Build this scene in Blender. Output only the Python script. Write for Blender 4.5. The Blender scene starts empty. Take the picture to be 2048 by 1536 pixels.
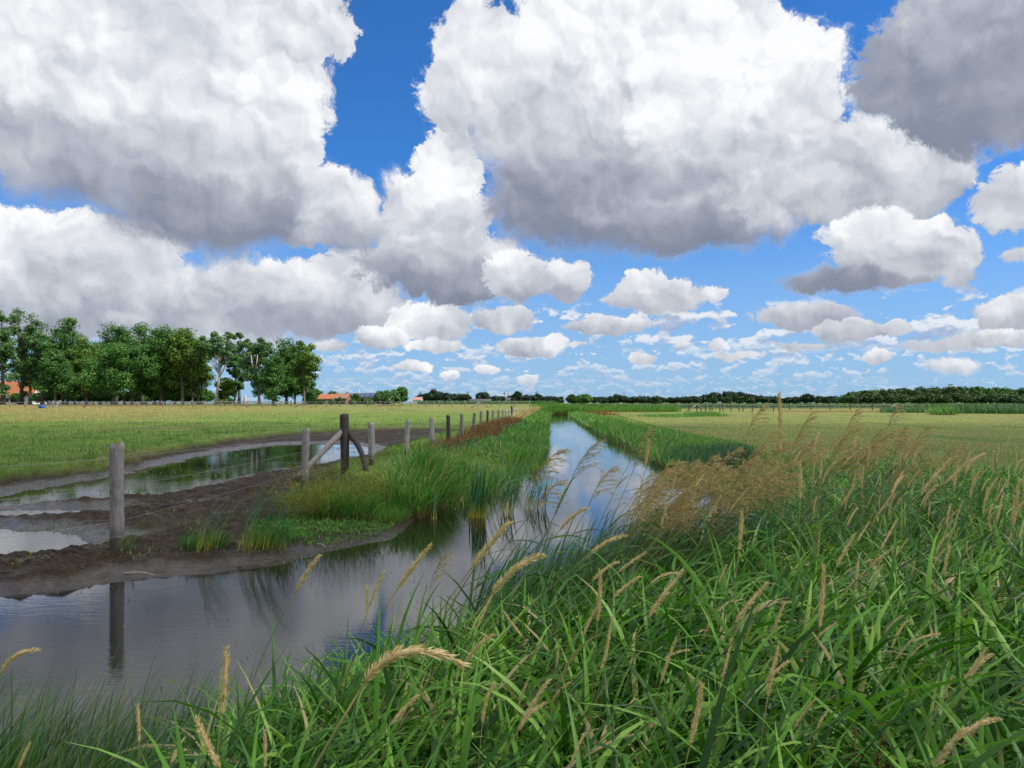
import bpy, math, random
import numpy as np
F = 1547.0; HZ = 806.0; CZ = 1.75          # focal length and horizon row of a 2048 px wide view; eye height
C = bpy.context.scene.collection
sc = bpy.context.scene
R = math.radians
# ------------------------------------------------------------------ camera
cam = bpy.data.objects.new('camera', bpy.data.cameras.new('camera'))
C.objects.link(cam); sc.camera = cam
cam.location = (0, 0, CZ); cam.rotation_euler = (R(90), 0, 0)
cam.data.sensor_width = 36; cam.data.lens = 36*F/2048; cam.data.shift_y = (HZ-768)/2048
cam.data.clip_start = 0.05; cam.data.clip_end = 20000
# ------------------------------------------------------------------ exposure
sc.view_settings.view_transform = 'Standard'; sc.view_settings.look = 'None'
sc.view_settings.gamma = 1; sc.view_settings.exposure = 0.14
# ------------------------------------------------------------------ world: sky with cumulus
SUN_EL, SUN_AZ = 50.0, 100.0               # azimuth clockwise from the view direction (+Y)
world = bpy.data.worlds.new('World'); sc.world = world; world.use_nodes = True
def build_world(nt):
    N, L = nt.nodes, nt.links
    N.clear()
    def val(s, v):
        if isinstance(v, (int, float)): s.default_value = v
        elif isinstance(v, (tuple, list)): s.default_value = v
        else: L.new(v, s)
    def M(op, a, b=None, c=None, clamp=False):
        n = N.new('ShaderNodeMath'); n.operation = op; n.use_clamp = clamp
        for i, v in enumerate((a, b, c)):
            if v is not None: val(n.inputs[i], v)
        return n.outputs[0]
    def V(op, a, b=None, c=None, out=0):
        n = N.new('ShaderNodeVectorMath'); n.operation = op
        for i, v in enumerate((a, b, c)):
            if v is not None: val(n.inputs[i], v)
        return n.outputs[out]
    def MR(x, a, b, c, d, kind='SMOOTHSTEP'):
        n = N.new('ShaderNodeMapRange'); n.interpolation_type = kind; n.clamp = True
        for i, v in enumerate((x, a, b, c, d)): val(n.inputs[i], v)
        return n.outputs[0]
    def MIXF(f, a, b):
        n = N.new('ShaderNodeMix'); n.data_type = 'FLOAT'
        val(n.inputs[0], f); val(n.inputs[2], a); val(n.inputs[3], b); return n.outputs[0]
    def MIXC(f, a, b, mode='MIX'):
        n = N.new('ShaderNodeMix'); n.data_type = 'RGBA'; n.blend_type = mode
        val(n.inputs[0], f); val(n.inputs[6], a); val(n.inputs[7], b); return n.outputs[2]
    def NOISE(vec, scale, detail, rough=.55, col=False):
        n = N.new('ShaderNodeTexNoise'); n.noise_dimensions = '2D' if not col else '3D'
        val(n.inputs['Vector'], vec); n.inputs['Scale'].default_value = scale
        n.inputs['Detail'].default_value = detail; n.inputs['Roughness'].default_value = rough
        return n.outputs[1 if col else 0]
    def VOR(vec, scale, detail, rough=.5):
        n = N.new('ShaderNodeTexVoronoi'); n.voronoi_dimensions = '2D'; n.feature = 'SMOOTH_F1'; n.normalize = True
        val(n.inputs['Vector'], vec); n.inputs['Scale'].default_value = scale
        n.inputs['Detail'].default_value = detail; n.inputs['Roughness'].default_value = rough
        n.inputs['Smoothness'].default_value = .35
        return n.outputs[0]
    tc = N.new('ShaderNodeTexCoord').outputs['Generated']
    d = V('NORMALIZE', tc)
    sx = N.new('ShaderNodeSeparateXYZ'); L.new(d, sx.inputs[0]); X, Y, Z = sx.outputs
    az = M('ARCTAN2', X, Y); el = M('ARCSINE', Z)
    q0 = N.new('ShaderNodeCombineXYZ'); L.new(M('MULTIPLY', az, 10.), q0.inputs[0]); L.new(M('MULTIPLY', el, 10.), q0.inputs[1])
    Q0 = q0.outputs[0]                     # 10 units per radian
    def px(u, v):                          # a direction, as the photograph shows it, in those units
        a = math.atan2(u-1024, F); e = math.atan2(HZ-v, math.hypot(u-1024, F)); return a*10, e*10
    # billows: domain warp in three scales, then rounded lumps
    w1 = V('SUBTRACT', NOISE(Q0, .9, 2, .5, True), (.5, .5, .5)); w2 = V('SUBTRACT', NOISE(Q0, 3.2, 5, .62, True), (.5, .5, .5))
    Qw = V('MULTIPLY_ADD', w1, (.8, .6, 0), Q0); Qw = V('MULTIPLY_ADD', w2, (.42, .36, 0), Qw)
    Qs = V('MULTIPLY_ADD', w2, (.26, .22, 0), Q0)
    so = (.09, .16, 0)                     # towards the sun on the sky
    lumpA = VOR(Qw, 1.3, 1.3, .4); lumpB = VOR(V('ADD', Qw, so), 1.3, 1.3, .4)
    lumpC = VOR(Qw, 3.4, 1.4, .5); lumpD = VOR(V('ADD', Qw, (.05, .08, 0)), 3.4, 1.4, .5)
    fine = NOISE(Qw, 5.0, 9, .72)
    soft = NOISE(Q0, 1.3, 4, .5)
    n_edge = M('ADD', M('MULTIPLY', M('SUBTRACT', .45, lumpA), .75), M('MULTIPLY', M('SUBTRACT', fine, .5), 1.5))
    n_edge = M('MULTIPLY_ADD', M('SUBTRACT', .42, lumpC), .45, n_edge)
    relief = M('MULTIPLY_ADD', M('SUBTRACT', lumpD, lumpC), .45, M('SUBTRACT', lumpB, lumpA))   # >0 on the side turned to the light
    sq = N.new('ShaderNodeSeparateXYZ'); L.new(Qw, sq.inputs[0]); QY = sq.outputs[1]
    acc = [None, None]                     # tone, alpha
    def puff(u, v, ru, rv, soft_, ylo, tlo, yhi, thi, k=.33, op=1.):
        a, e = px(u, v); s = 10/F*math.cos(math.atan2(u-1024, F))
        rx, ry = ru*s*math.cos(a/10), rv*s
        dq = V('MULTIPLY_ADD', Qw if ru > 125 else Qs, (1/rx, 1/ry, 0), (-a/rx, -e/ry, 0))
        ln = V('LENGTH', dq, out=1)
        f = M('MULTIPLY_ADD', n_edge, -(k if ru > 125 else k*1.45)/max(.35, min(rx, ry))**.5*.8, ln)
        al = MR(f, 1.0, 1.0-(soft_*.5 if soft_ < .42 else soft_), 0, op)
        e0, e1 = px(u, ylo)[1], px(u, yhi)[1]
        tn = MR(QY, e0, e1, tlo, thi, 'LINEAR')
        if acc[0] is None: acc[0], acc[1] = tn, al
        else:
            acc[0] = MIXF(al, acc[0], tn)
            acc[1] = M('SUBTRACT', 1., M('MULTIPLY', M('SUBTRACT', 1., acc[1]), M('SUBTRACT', 1., al)))
    for p in PUFFS: puff(*p)
    tone, alpha = acc
    # the rest of the sky, overhead and behind: the same broken cumulus
    on = N.new('ShaderNodeTexNoise'); L.new(d, on.inputs[0]); on.inputs['Scale'].default_value = 2.3; on.inputs['Detail'].default_value = 6; on.inputs['Roughness'].default_value = .55
    oz = M('MAXIMUM', MR(el, .53, .60, 0, 1), MR(M('ABSOLUTE', az), .70, .80, 0, 1))
    oa = M('MULTIPLY', M('MULTIPLY', MR(on.outputs[0], .42, .50, 0, 1), oz), MR(el, .05, .2, 0, 1))
    tone = MIXF(oa, tone, MR(on.outputs[0], .44, .68, .98, .62)); alpha = M('MAXIMUM', alpha, oa)
    # the low far cumulus: lumps that shrink and crowd together towards the horizon
    gaps = NOISE(V('MULTIPLY', Q0, (.7, 2.2, 0)), 1., 2, .5)
    def band(scl, off, e0, e1, e2, e3, dv):
        res = []
        for dd in (0, dv):
            p = N.new('ShaderNodeCombineXYZ'); L.new(M('MULTIPLY_ADD', az, scl, off), p.inputs[0]); L.new(M('MULTIPLY_ADD', el, scl*2.1, dd), p.inputs[1])
            res.append(NOISE(p.outputs[0], 1., 6, .60))
        thr = M('MULTIPLY_ADD', gaps, -.42, .74)
        m = M('MULTIPLY', MR(M('SUBTRACT', res[0], thr), -.02, .05, 0, 1), M('MULTIPLY', MR(el, e0, e1, 0, 1), MR(el, e2, e3, 1, 0)))
        t = M('MULTIPLY_ADD', M('SUBTRACT', res[0], res[1]), 2.4, .74); return m, t
    m3, t3 = band(72., 3.3, .0005, .004, .026, .036, .30)
    m2, t2 = band(36., 9.1, .02, .034, .062, .075, .34)
    m1, t1 = band(19., 5.7, .055, .072, .11, .135, .36)
    ft = MIXF(m3, MIXF(m2, t1, t2), t3)
    fa = M('MAXIMUM', m1, M('MAXIMUM', m2, m3))
    ft = M('MULTIPLY_ADD', MR(el, 0, .06, 1, 0), M('MULTIPLY', M('SUBTRACT', .76, ft), .5), ft)
    # tones
    tone = M('MULTIPLY_ADD', relief, MR(tone, .2, .85, .22, .66), tone)
    tone = M('MULTIPLY_ADD', M('SUBTRACT', soft, .5), .34, tone)
    tone = M('MULTIPLY_ADD', M('SUBTRACT', fine, .5), .05, tone)
    def ramp(x, stops):
        n = N.new('ShaderNodeValToRGB'); L.new(x, n.inputs[0]); cr = n.color_ramp; cr.interpolation = 'LINEAR'
        while len(cr.elements) < len(stops): cr.elements.new(.5)
        for e, (p, c) in zip(cr.elements, stops): e.position = p; e.color = (*c, 1)
        return n.outputs[0]
    cl = ramp(tone, [(0, (.16, .18, .25)), (.3, (.25, .28, .36)), (.5, (.42, .45, .53)), (.7, (.62, .65, .71)), (.88, (.82, .84, .88)), (1, (.97, .97, .99))])
    fc = ramp(ft, [(0, (.3, .36, .48)), (.6, (.44, .52, .68)), (.8, (.64, .70, .80)), (1, (.86, .88, .90))])
    sky = N.new('ShaderNodeTexSky'); sky.sky_type = 'NISHITA'; sky.sun_disc = False
    sky.sun_elevation = R(SUN_EL); sky.sun_rotation = R(SUN_AZ); sky.altitude = 0; sky.air_density = 1.0; sky.dust_density = .3; sky.ozone_density = 2.5
    skyc = MIXC(1., sky.outputs[0], (SKYT[0], SKYT[1], SKYT[2], 1), 'MULTIPLY')
    hz = MIXC(MR(el, 0, .30, .72, 0), skyc, (3.4, 4.9, 7.2, 1))     # bright air low down, in sky-texture units
    K = 9.2                                # clouds are added in the same units: strength below is 0.1
    base = MIXC(M('MULTIPLY', fa, MR(el, 0, .11, .35, .9)), hz, V('SCALE', fc, None) if False else MIXC(1., fc, (K, K, K, 1), 'MULTIPLY'))
    big = MIXC(1., cl, (K, K, K, 1), 'MULTIPLY')
    al = M('MULTIPLY', alpha, MR(el, .015, .05, .6, 1))
    out = MIXC(al, base, big)
    below = MIXC(MR(Z, -.03, 0, 1, 0), out, (.6, .8, .5, 1))
    bg = N.new('ShaderNodeBackground'); bg.inputs[1].default_value = .1; L.new(below, bg.inputs[0])
    wo = N.new('ShaderNodeOutputWorld'); L.new(bg.outputs[0], wo.inputs[0])
SKYT = (.30, .80, 1.38)
PUFFS = [  # u, v, ru, rv, softness, ylo, tone_lo, yhi, tone_hi
 # overhead and behind the viewer, seen only in ambient light
 # far bank on the left
 (330, 652, 480, 42, .7, 690, .66, 600, .56, .33, .9), (110, 590, 280, 80, .4, 640, .46, 520, .78), (420, 585, 210, 90, .45, 650, .48, 500, .82),
 (620, 600, 200, 76, .4, 650, .46, 520, .94), (60, 480, 230, 85, .3, 600, .56, 400, 1.0), (260, 500, 120, 60, .4, 580, .56, 440, .88),
 (540, 560, 75, 42, .8, 620, .5, 535, .92, .33, .75), (700, 545, 90, 50, .4, 640, .52, 500, .86), (860, 640, 90, 42, .4, 690, .58, 600, .98),
 (470, 545, 60, 34, .5, 590, .62, 520, .9, .33, .8), (650, 575, 60, 34, .5, 620, .6, 545, .9, .33, .8), (720, 560, 40, 36, .4, 600, .66, 530, .95, .33, .8), (330, 585, 90, 40, .6, 620, .56, 545, .76, .33, .7), (180, 470, 90, 36, .5, 520, .66, 430, .92, .33, .8), (60, 560, 70, 40, .6, 600, .46, 530, .66, .33, .7), (250, 640, 60, 20, .7, 660, .6, 620, .76, .33, .7),
 # centre-left tower
 (895, 345, 72, 88, .25, 520, .62, 260, 1.02), (870, 440, 112, 110, .3, 560, .5, 360, .95), (900, 540, 185, 76, .35, 600, .26, 470, .78),
 (1030, 555, 62, 50, .3, 605, .5, 510, .93), (1135, 560, 48, 42, .3, 600, .48, 520, .9),
 # big cloud on the left
 (640, 410, 130, 82, .35, 500, .42, 330, .92), (120, 110, 560, 230, .35, 420, .40, 150, .86), (470, 130, 210, 190, .25, 300, .8, 30, .92),
 (560, 250, 90, 130, .3, 420, .66, 160, .98), (420, 340, 260, 130, .6, 480, .30, 240, .82), (160, 300, 270, 120, .6, 400, .28, 200, .72),
 (440, 430, 290, 85, .6, 510, .18, 400, .42), (690, 450, 100, 60, .5, 510, .34, 400, .78), (620, 40, 100, 70, .3, 130, .8, 0, .8), (782, 385, 30, 55, .9, 440, .62, 340, .8, .5, .8),
 (330, 40, 300, 120, .9, 160, .84, 0, .74), (250, 200, 120, 50, .9, 250, .80, 150, .95, .33, .6), (330, 310, 90, 40, .9, 350, .5, 270, .85, .33, .7), (560, 180, 70, 50, .8, 240, .86, 130, 1., .33, .7),
 # big cloud in the centre
 (900, 190, 62, 62, .35, 260, .7, 130, .82), (960, 100, 90, 92, .3, 200, .76, 20, .86), (1700, 340, 250, 110, .35, 440, .52, 240, .88),
 (1290, 130, 310, 230, .25, 420, .40, 60, .93), (1060, 230, 200, 150, .5, 400, .5, 60, .88), (1480, 190, 230, 150, .3, 380, .66, 120, .98),
 (1480, 330, 240, 120, .5, 480, .42, 220, .86), (1230, 400, 290, 118, .6, 520, .12, 260, .66), (1080, 390, 120, 110, .5, 520, .18, 260, .6),
 (1400, 440, 280, 70, .5, 520, .16, 380, .56), (1560, 400, 160, 70, .7, 500, .45, 340, .80), (1250, 70, 260, 90, .8, 200, .9, 0, .98), (1380, 200, 110, 55, .8, 250, .84, 150, 1., .33, .7), (1180, 215, 90, 40, .8, 260, .68, 180, .88, .33, .6), (1620, 300, 120, 40, .9, 340, .7, 260, .92, .33, .6), (1560, 440, 90, 30, .9, 470, .66, 400, .88, .33, .6),
 # right
 (1790, 490, 160, 78, .28, 590, .46, 420, .96), (1690, 568, 165, 26, .5, 600, .22, 545, .42), (1920, 545, 40, 40, .5, 580, .5, 510, .8),
 (1960, 100, 250, 175, .25, 260, .26, 20, .40), (1900, 30, 160, 90, .5, 100, .45, 0, .62), (1985, 235, 190, 70, .7, 300, .28, 180, .36),
 (2040, 400, 110, 62, .3, 460, .6, 330, .84), (2040, 512, 40, 16, .5, 530, .6, 500, .75),
 # small ones
 (1315, 592, 108, 36, .35, 628, .45, 550, .92), (1290, 562, 48, 28, .3, 610, .7, 535, 1.0), (1425, 585, 27, 20, .4, 605, .6, 565, .9),
 (1215, 650, 88, 18, .4, 665, .5, 630, .88), (1605, 628, 98, 26, .4, 652, .45, 600, .84), (1705, 662, 80, 22, .4, 685, .5, 640, .84),
 (1795, 655, 24, 16, .4, 670, .6, 640, .86), (2020, 622, 75, 34, .35, 655, .48, 590, .88), (2000, 675, 85, 18, .4, 694, .55, 660, .84),
 (870, 690, 55, 14, .4, 710, .55, 680, .86), (765, 672, 58, 22, .4, 698, .5, 650, .95), (1005, 640, 62, 24, .4, 665, .5, 615, .88),
 (1060, 695, 68, 20, .4, 715, .5, 672, .86), (1112, 682, 22, 17, .4, 700, .7, 665, .95), (832, 732, 42, 11, .4, 744, .55, 722, .9),
 (655, 690, 46, 14, .5, 706, .55, 678, .8), (1285, 715, 26, 13, .4, 728, .6, 702, .88), (1435, 688, 22, 13, .4, 700, .6, 675, .88),
 (1475, 712, 60, 9, .5, 722, .5, 704, .76), (1600, 692, 55, 9, .5, 702, .55, 684, .76), (975, 740, 24, 10, .4, 750, .65, 730, .9),
 (900, 753, 20, 9, .4, 762, .7, 745, .95), (1055, 762, 24, 13, .4, 776, .7, 750, .95), (1150, 690, 28, 8, .5, 700, .6, 684, .8),
 (1370, 688, 22, 7, .5, 695, .6, 680, .8), (1755, 715, 30, 16, .4, 735, .7, 700, .95), (1905, 730, 60, 20, .5, 752, .6, 712, .9),
 (1880, 690, 90, 14, .6, 706, .55, 676, .76),
]
build_world(world.node_tree)
world.cycles.sampling_method = 'MANUAL'; world.cycles.sample_map_resolution = 512
# ------------------------------------------------------------------ sun
sun = bpy.data.objects.new('sun', bpy.data.lights.new('sun', 'SUN')); C.objects.link(sun)
sun.data.energy = 4.9; sun.data.angle = R(.5); sun.data.color = (1, .95, .87)
SD = np.array([math.sin(R(SUN_AZ))*math.cos(R(SUN_EL)), math.cos(R(SUN_AZ))*math.cos(R(SUN_EL)), math.sin(R(SUN_EL))])
from mathutils import Vector, Matrix
sun.rotation_euler = Vector(SD).to_track_quat('Z', 'Y').to_euler()
# ------------------------------------------------------------------ helpers
rng = np.random.default_rng(11)
U = rng.uniform; G = rng.normal
def P(u, v, z=0.):                       # where the ray of a photo pixel meets height z
    Yd = F*(CZ-z)/(v-HZ); return np.array([(u-1024)/F*Yd, Yd])
def hsh(i, j, s):
    n = (i.astype(np.int64)*374761393 + j.astype(np.int64)*668265263 + s*1442695041) & 0xffffffff
    n = ((n ^ (n >> 13))*1274126177) & 0xffffffff
    return ((n ^ (n >> 16)) & 0xffff)/65535.
def vn(x, y, s=0):
    xi, yi = np.floor(x), np.floor(y); fx, fy = x-xi, y-yi
    fx = fx*fx*(3-2*fx); fy = fy*fy*(3-2*fy)
    a, b, c, d = hsh(xi, yi, s), hsh(xi+1, yi, s), hsh(xi, yi+1, s), hsh(xi+1, yi+1, s)
    return (a*(1-fx)+b*fx)*(1-fy) + (c*(1-fx)+d*fx)*fy
def fbm(x, y, o=4, s=0):
    r = 0; a = .5; t = 0
    for k in range(o): r = r+a*vn(x*2**k+13*k, y*2**k-7*k, s+k); t += a; a *= .55
    return r/t
def ss(x, a, b): t = np.clip((x-a)/(b-a), 0, 1); return t*t*(3-2*t)
def sdpoly(x, y, poly):                  # signed distance, negative inside
    p = np.asarray(poly, float); d = np.full(x.shape, 1e9); ins = np.zeros(x.shape, bool)
    for k in range(len(p)):
        a, b = p[k], p[(k+1) % len(p)]; e = b-a; wx, wy = x-a[0], y-a[1]
        t = np.clip((wx*e[0]+wy*e[1])/(e@e+1e-12), 0, 1)
        d = np.minimum(d, (wx-e[0]*t)**2+(wy-e[1]*t)**2)
        c = (a[1] > y) != (b[1] > y)
        with np.errstate(divide='ignore', invalid='ignore'):
            ins ^= c & (x < (b[0]-a[0])*(y-a[1])/(b[1]-a[1]+1e-15)+a[0])
    d = np.sqrt(d); return np.where(ins, -d, d)
def mobj(name, V, faces, mat, parent=None, attrs=None, smooth=True, link=True):
    me = bpy.data.meshes.new(name); V = np.asarray(V, np.float32).reshape(-1, 3)
    if not isinstance(faces, list) or isinstance(faces[0], tuple): faces = [faces]
    faces = [np.asarray(f, np.int32) for f in faces if len(f)]
    nl = sum(f.size for f in faces); nf = sum(len(f) for f in faces)
    me.vertices.add(len(V)); me.vertices.foreach_set('co', V.ravel())
    me.loops.add(nl); me.loops.foreach_set('vertex_index', np.concatenate([f.ravel() for f in faces]))
    me.polygons.add(nf); tot = np.concatenate([np.full(len(f), f.shape[1], np.int32) for f in faces])
    me.polygons.foreach_set('loop_start', np.concatenate([[0], np.cumsum(tot)[:-1]]).astype(np.int32))
    me.polygons.foreach_set('use_smooth', np.full(nf, smooth))
    for k, a in (attrs or {}).items():
        at = me.attributes.new(k, 'FLOAT', 'POINT'); at.data.foreach_set('value', np.asarray(a, np.float32).ravel())
    me.update(calc_edges=True); me.validate()
    me.materials.append(mat)
    o = bpy.data.objects.new(name, me)
    if link: C.objects.link(o)
    if parent: o.parent = parent
    return o
def tag(o, label=None, cat=None, group=None, kind=None):
    for k, v in (('label', label), ('category', cat), ('group', group), ('kind', kind)):
        if v: o[k] = v
    return o
def empty(name, loc, label, cat, group=None):
    o = bpy.data.objects.new(name, None); C.objects.link(o); o.location = loc; o.empty_display_size = .1
    return tag(o, label, cat, group)
def copy_tree(o, parent=None):
    c = o.copy(); C.objects.link(c); c.parent = parent
    for ch in list(o.children): copy_tree(ch, c)
    return c
class MB:                                # collects pieces of one mesh
    def __init__(s): s.V = []; s.F = {}; s.A = {}; s.n = 0
    def add(s, V, Fc, **at):
        V = np.asarray(V, float).reshape(-1, 3)
        for f in (Fc if isinstance(Fc, list) and not isinstance(Fc[0], tuple) else [Fc]):
            f = np.asarray(f, np.int64)
            if f.size: s.F.setdefault(f.shape[1], []).append(f+s.n)
        s.V.append(V); s.n += len(V)
        for k, a in at.items(): s.A.setdefault(k, []).append(np.broadcast_to(np.asarray(a, float), (len(V),)))
        return s
    def build(s, name, mat, parent=None, smooth=True):
        return mobj(name, np.concatenate(s.V), [np.concatenate(f) for f in s.F.values()], mat, parent, {k: np.concatenate(a) for k, a in s.A.items()}, smooth)
def box(x0, x1, y0, y1, z0, z1):
    v = [(x, y, z) for z in (z0, z1) for y in (y0, y1) for x in (x0, x1)]
    return v, [(0, 2, 3, 1), (4, 5, 7, 6), (0, 1, 5, 4), (2, 6, 7, 3), (0, 4, 6, 2), (1, 3, 7, 5)]
def tube(pts, rad, n=6, cap=True):
    pts = np.asarray(pts, float); rad = np.broadcast_to(np.asarray(rad, float), (len(pts),))
    T = np.gradient(pts, axis=0); T /= np.linalg.norm(T, axis=1)[:, None]+1e-12
    ref = np.array([0, 0, 1.]) if abs(T[0][2]) < .9 else np.array([1., 0, 0])
    A = np.cross(T, ref); A /= np.linalg.norm(A, axis=1)[:, None]; B = np.cross(T, A)
    th = np.arange(n)*2*math.pi/n
    V = pts[:, None]+rad[:, None, None]*(np.cos(th)[None, :, None]*A[:, None]+np.sin(th)[None, :, None]*B[:, None])
    m = len(pts); i, j = np.meshgrid(np.arange(m-1), np.arange(n), indexing='ij'); j2 = (j+1) % n
    Fq = np.stack([i*n+j, i*n+j2, (i+1)*n+j2, (i+1)*n+j], -1).reshape(-1, 4)
    V = V.reshape(-1, 3); out = [Fq]
    if cap:
        V = np.vstack([V, pts[0], pts[-1]]); k = np.arange(n); k2 = (k+1) % n
        out.append(np.vstack([np.stack([k2, k, np.full(n, m*n)], 1), np.stack([(m-1)*n+k, (m-1)*n+k2, np.full(n, m*n+1)], 1)]))
    return V, out
def blades(base, az, el0, L, w, droop, S=4, twist=0., fold=0., tint=None, pw=1.5, wave=0., tipw=2.2):
    """curved tapering leaves; returns verts, quads, tint, along"""
    base = np.asarray(base, float).reshape(-1, 3); n = len(base)
    f = lambda a: np.broadcast_to(np.asarray(a, float), (n,))
    az, el0, L, w, droop, twist, wave = map(f, (az, el0, L, w, droop, twist, wave))
    tint = rng.random(n) if tint is None else f(tint)
    t = np.linspace(0, 1, S+1)
    el = el0[:, None]-droop[:, None]*t[None]**pw; a2 = az[:, None]+wave[:, None]*t[None]
    D = np.stack([np.cos(el)*np.cos(a2), np.cos(el)*np.sin(a2), np.sin(el)], -1)
    pos = base[:, None]+np.concatenate([np.zeros((n, 1, 3)), np.cumsum((D[:, :-1]+D[:, 1:])*.5*(L/S)[:, None, None], 1)], 1)
    side = np.stack([-np.sin(a2), np.cos(a2), 0*a2], -1); nor = np.cross(D, side)
    tw = (twist[:, None]*(.3+t[None]))[..., None]
    sd = side*np.cos(tw)+nor*np.sin(tw); nn = nor*np.cos(tw)-side*np.sin(tw)
    prof = np.minimum(1, .45+t*3.)*(1-t**tipw); prof[-1] = .04
    hw = (w[:, None]*prof[None]*.5)[..., None]
    if fold:
        V = np.stack([pos-sd*hw, pos+nn*hw*fold, pos+sd*hw], 2); k = 3
    else:
        V = np.stack([pos-sd*hw, pos+sd*hw], 2); k = 2
    bi = np.arange(n)[:, None, None]*(S+1)*k; r = np.arange(S)[None, :, None]*k; c = np.arange(k-1)[None, None]
    q0 = bi+r+c; Q = np.stack([q0, q0+1, q0+k+1, q0+k], -1).reshape(-1, 4)
    return V.reshape(-1, 3), Q, np.repeat(tint, (S+1)*k), np.tile(np.repeat(t, k), n)
def bl(mb, *a, **k):
    V, Q, ti, al = blades(*a, **k); mb.add(V, Q, tint=ti, along=al); return mb
# ------------------------------------------------------------------ materials
class NT:
    def __init__(s, name):
        s.m = bpy.data.materials.new(name); s.m.use_nodes = True; s.t = s.m.node_tree; s.N = s.t.nodes; s.L = s.t.links
        s.b = s.N['Principled BSDF']; s.out = s.N['Material Output']
    def set(s, sock, v):
        if hasattr(v, 'is_output') or isinstance(v, bpy.types.NodeSocket): s.L.new(v, sock)
        else: sock.default_value = (*v, 1) if isinstance(v, tuple) and len(v) == 3 and sock.type == 'RGBA' else v
    def attr(s, n): a = s.N.new('ShaderNodeAttribute'); a.attribute_name = n; return a.outputs['Fac']
    def rnd(s): return s.N.new('ShaderNodeObjectInfo').outputs['Random']
    def co(s, k='Object'): return s.N.new('ShaderNodeTexCoord').outputs[k]
    def pos(s): return s.N.new('ShaderNodeNewGeometry').outputs['Position']
    def scale(s, v, sc_): n = s.N.new('ShaderNodeMapping'); s.L.new(v, n.inputs[0]); n.inputs['Scale'].default_value = sc_; return n.outputs[0]
    def noise(s, v, sc_, det=5, ro=.55, dist=0.):
        n = s.N.new('ShaderNodeTexNoise'); s.L.new(v, n.inputs['Vector']); n.inputs['Scale'].default_value = sc_
        n.inputs['Detail'].default_value = det; n.inputs['Roughness'].default_value = ro; n.inputs['Distortion'].default_value = dist; return n.outputs[0]
    def ramp(s, x, *st):
        n = s.N.new('ShaderNodeValToRGB'); s.L.new(x, n.inputs[0]); cr = n.color_ramp
        while len(cr.elements) < len(st): cr.elements.new(.5)
        for e, (p, c) in zip(cr.elements, st): e.position = p; e.color = (*c, 1) if isinstance(c, tuple) else (c, c, c, 1)
        return n.outputs[0]
    def mix(s, f, a, b, mode='MIX'):
        n = s.N.new('ShaderNodeMix'); n.data_type = 'RGBA'; n.blend_type = mode
        for i, v in ((0, f), (6, a), (7, b)): s.set(n.inputs[i], v)
        return n.outputs[2]
    def math(s, op, a, b=0., c=0., clamp=False):
        n = s.N.new('ShaderNodeMath'); n.operation = op; n.use_clamp = clamp
        for i, v in enumerate((a, b, c)): s.set(n.inputs[i], v)
        return n.outputs[0]
    def bump(s, h, st, dist=.02):
        n = s.N.new('ShaderNodeBump'); s.L.new(h, n.inputs['Height']); n.inputs['Strength'].default_value = st; n.inputs['Distance'].default_value = dist
        s.L.new(n.outputs[0], s.b.inputs['Normal']); return n
    def col(s, c): s.set(s.b.inputs['Base Color'], c)
    def rough(s, r, spec=.5): s.set(s.b.inputs['Roughness'], r); s.b.inputs['Specular IOR Level'].default_value = spec
def leafmat(name, stops, trans=.3, rough=.5, spec=.35, base=None, patch=(.0, .0), ps=.6):
    m = NT(name); t = m.attr('tint')
    if patch[0]: t = m.math('ADD', t, m.math('MULTIPLY', m.math('SUBTRACT', m.noise(m.pos(), ps, 3), .5), patch[0]), clamp=True)
    c = m.ramp(t, *stops)
    if base: c = m.mix(m.ramp(m.attr('along'), (base[1], 1.), (base[2], 0.)), c, base[0])
    m.col(c); m.rough(rough, spec)
    tr = m.N.new('ShaderNodeBsdfTranslucent'); m.L.new(m.mix(1., c, (1.0, 1.25, .55), 'MULTIPLY'), tr.inputs[0])
    mx = m.N.new('ShaderNodeMixShader'); mx.inputs[0].default_value = trans
    m.L.new(m.b.outputs[0], mx.inputs[1]); m.L.new(tr.outputs[0], mx.inputs[2]); m.L.new(mx.outputs[0], m.out.inputs[0]); return m.m
M_ = {}
M_['canary'] = leafmat('canary_leaf', [(0, (.022, .080, .007)), (.35, (.060, .185, .014)), (.7, (.14, .33, .03)), (.93, (.28, .50, .08)), (.965, (.42, .38, .14)), (1, (.5, .4, .2))], .24, .42, .3, patch=(.8, 0), ps=1.4)
M_['sedge'] = leafmat('sedge_leaf', [(0, (.03, .09, .015)), (.6, (.08, .20, .035)), (.9, (.16, .28, .05)), (1, (.45, .30, .10))], .25, .5, base=((.12, .10, .03), .0, .3))
M_['bank'] = leafmat('bank_leaf', [(0, (.03, .12, .02)), (.4, (.07, .24, .035)), (.8, (.17, .38, .055)), (.95, (.30, .40, .08)), (1, (.45, .35, .15))], .35, .5, base=((.22, .17, .06), .05, .35), patch=(.5, 0), ps=.5)
M_['rush'] = leafmat('rush_leaf', [(0, (.02, .075, .035)), (.6, (.045, .14, .06)), (1, (.09, .19, .06))], .25, .5, base=((.13, .09, .04), .0, .3))
M_['reed'] = leafmat('reed_leaf', [(0, (.02, .07, .012)), (.5, (.045, .15, .02)), (1, (.09, .22, .04))], .3, .4, .35)
M_['cattail'] = leafmat('cattail_leaf', [(0, (.03, .11, .04)), (.6, (.06, .20, .07)), (1, (.12, .26, .08))], .25, .4, base=((.52, .46, .09), .10, .36))
M_['straw'] = leafmat('straw_leaf', [(0, (.30, .22, .09)), (.5, (.48, .37, .17)), (1, (.62, .50, .27))], .25, .7, .2)
M_['dock'] = leafmat('dock_leaf', [(0, (.11, .045, .02)), (.6, (.24, .10, .04)), (1, (.32, .19, .07))], .15, .7, .2)
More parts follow.
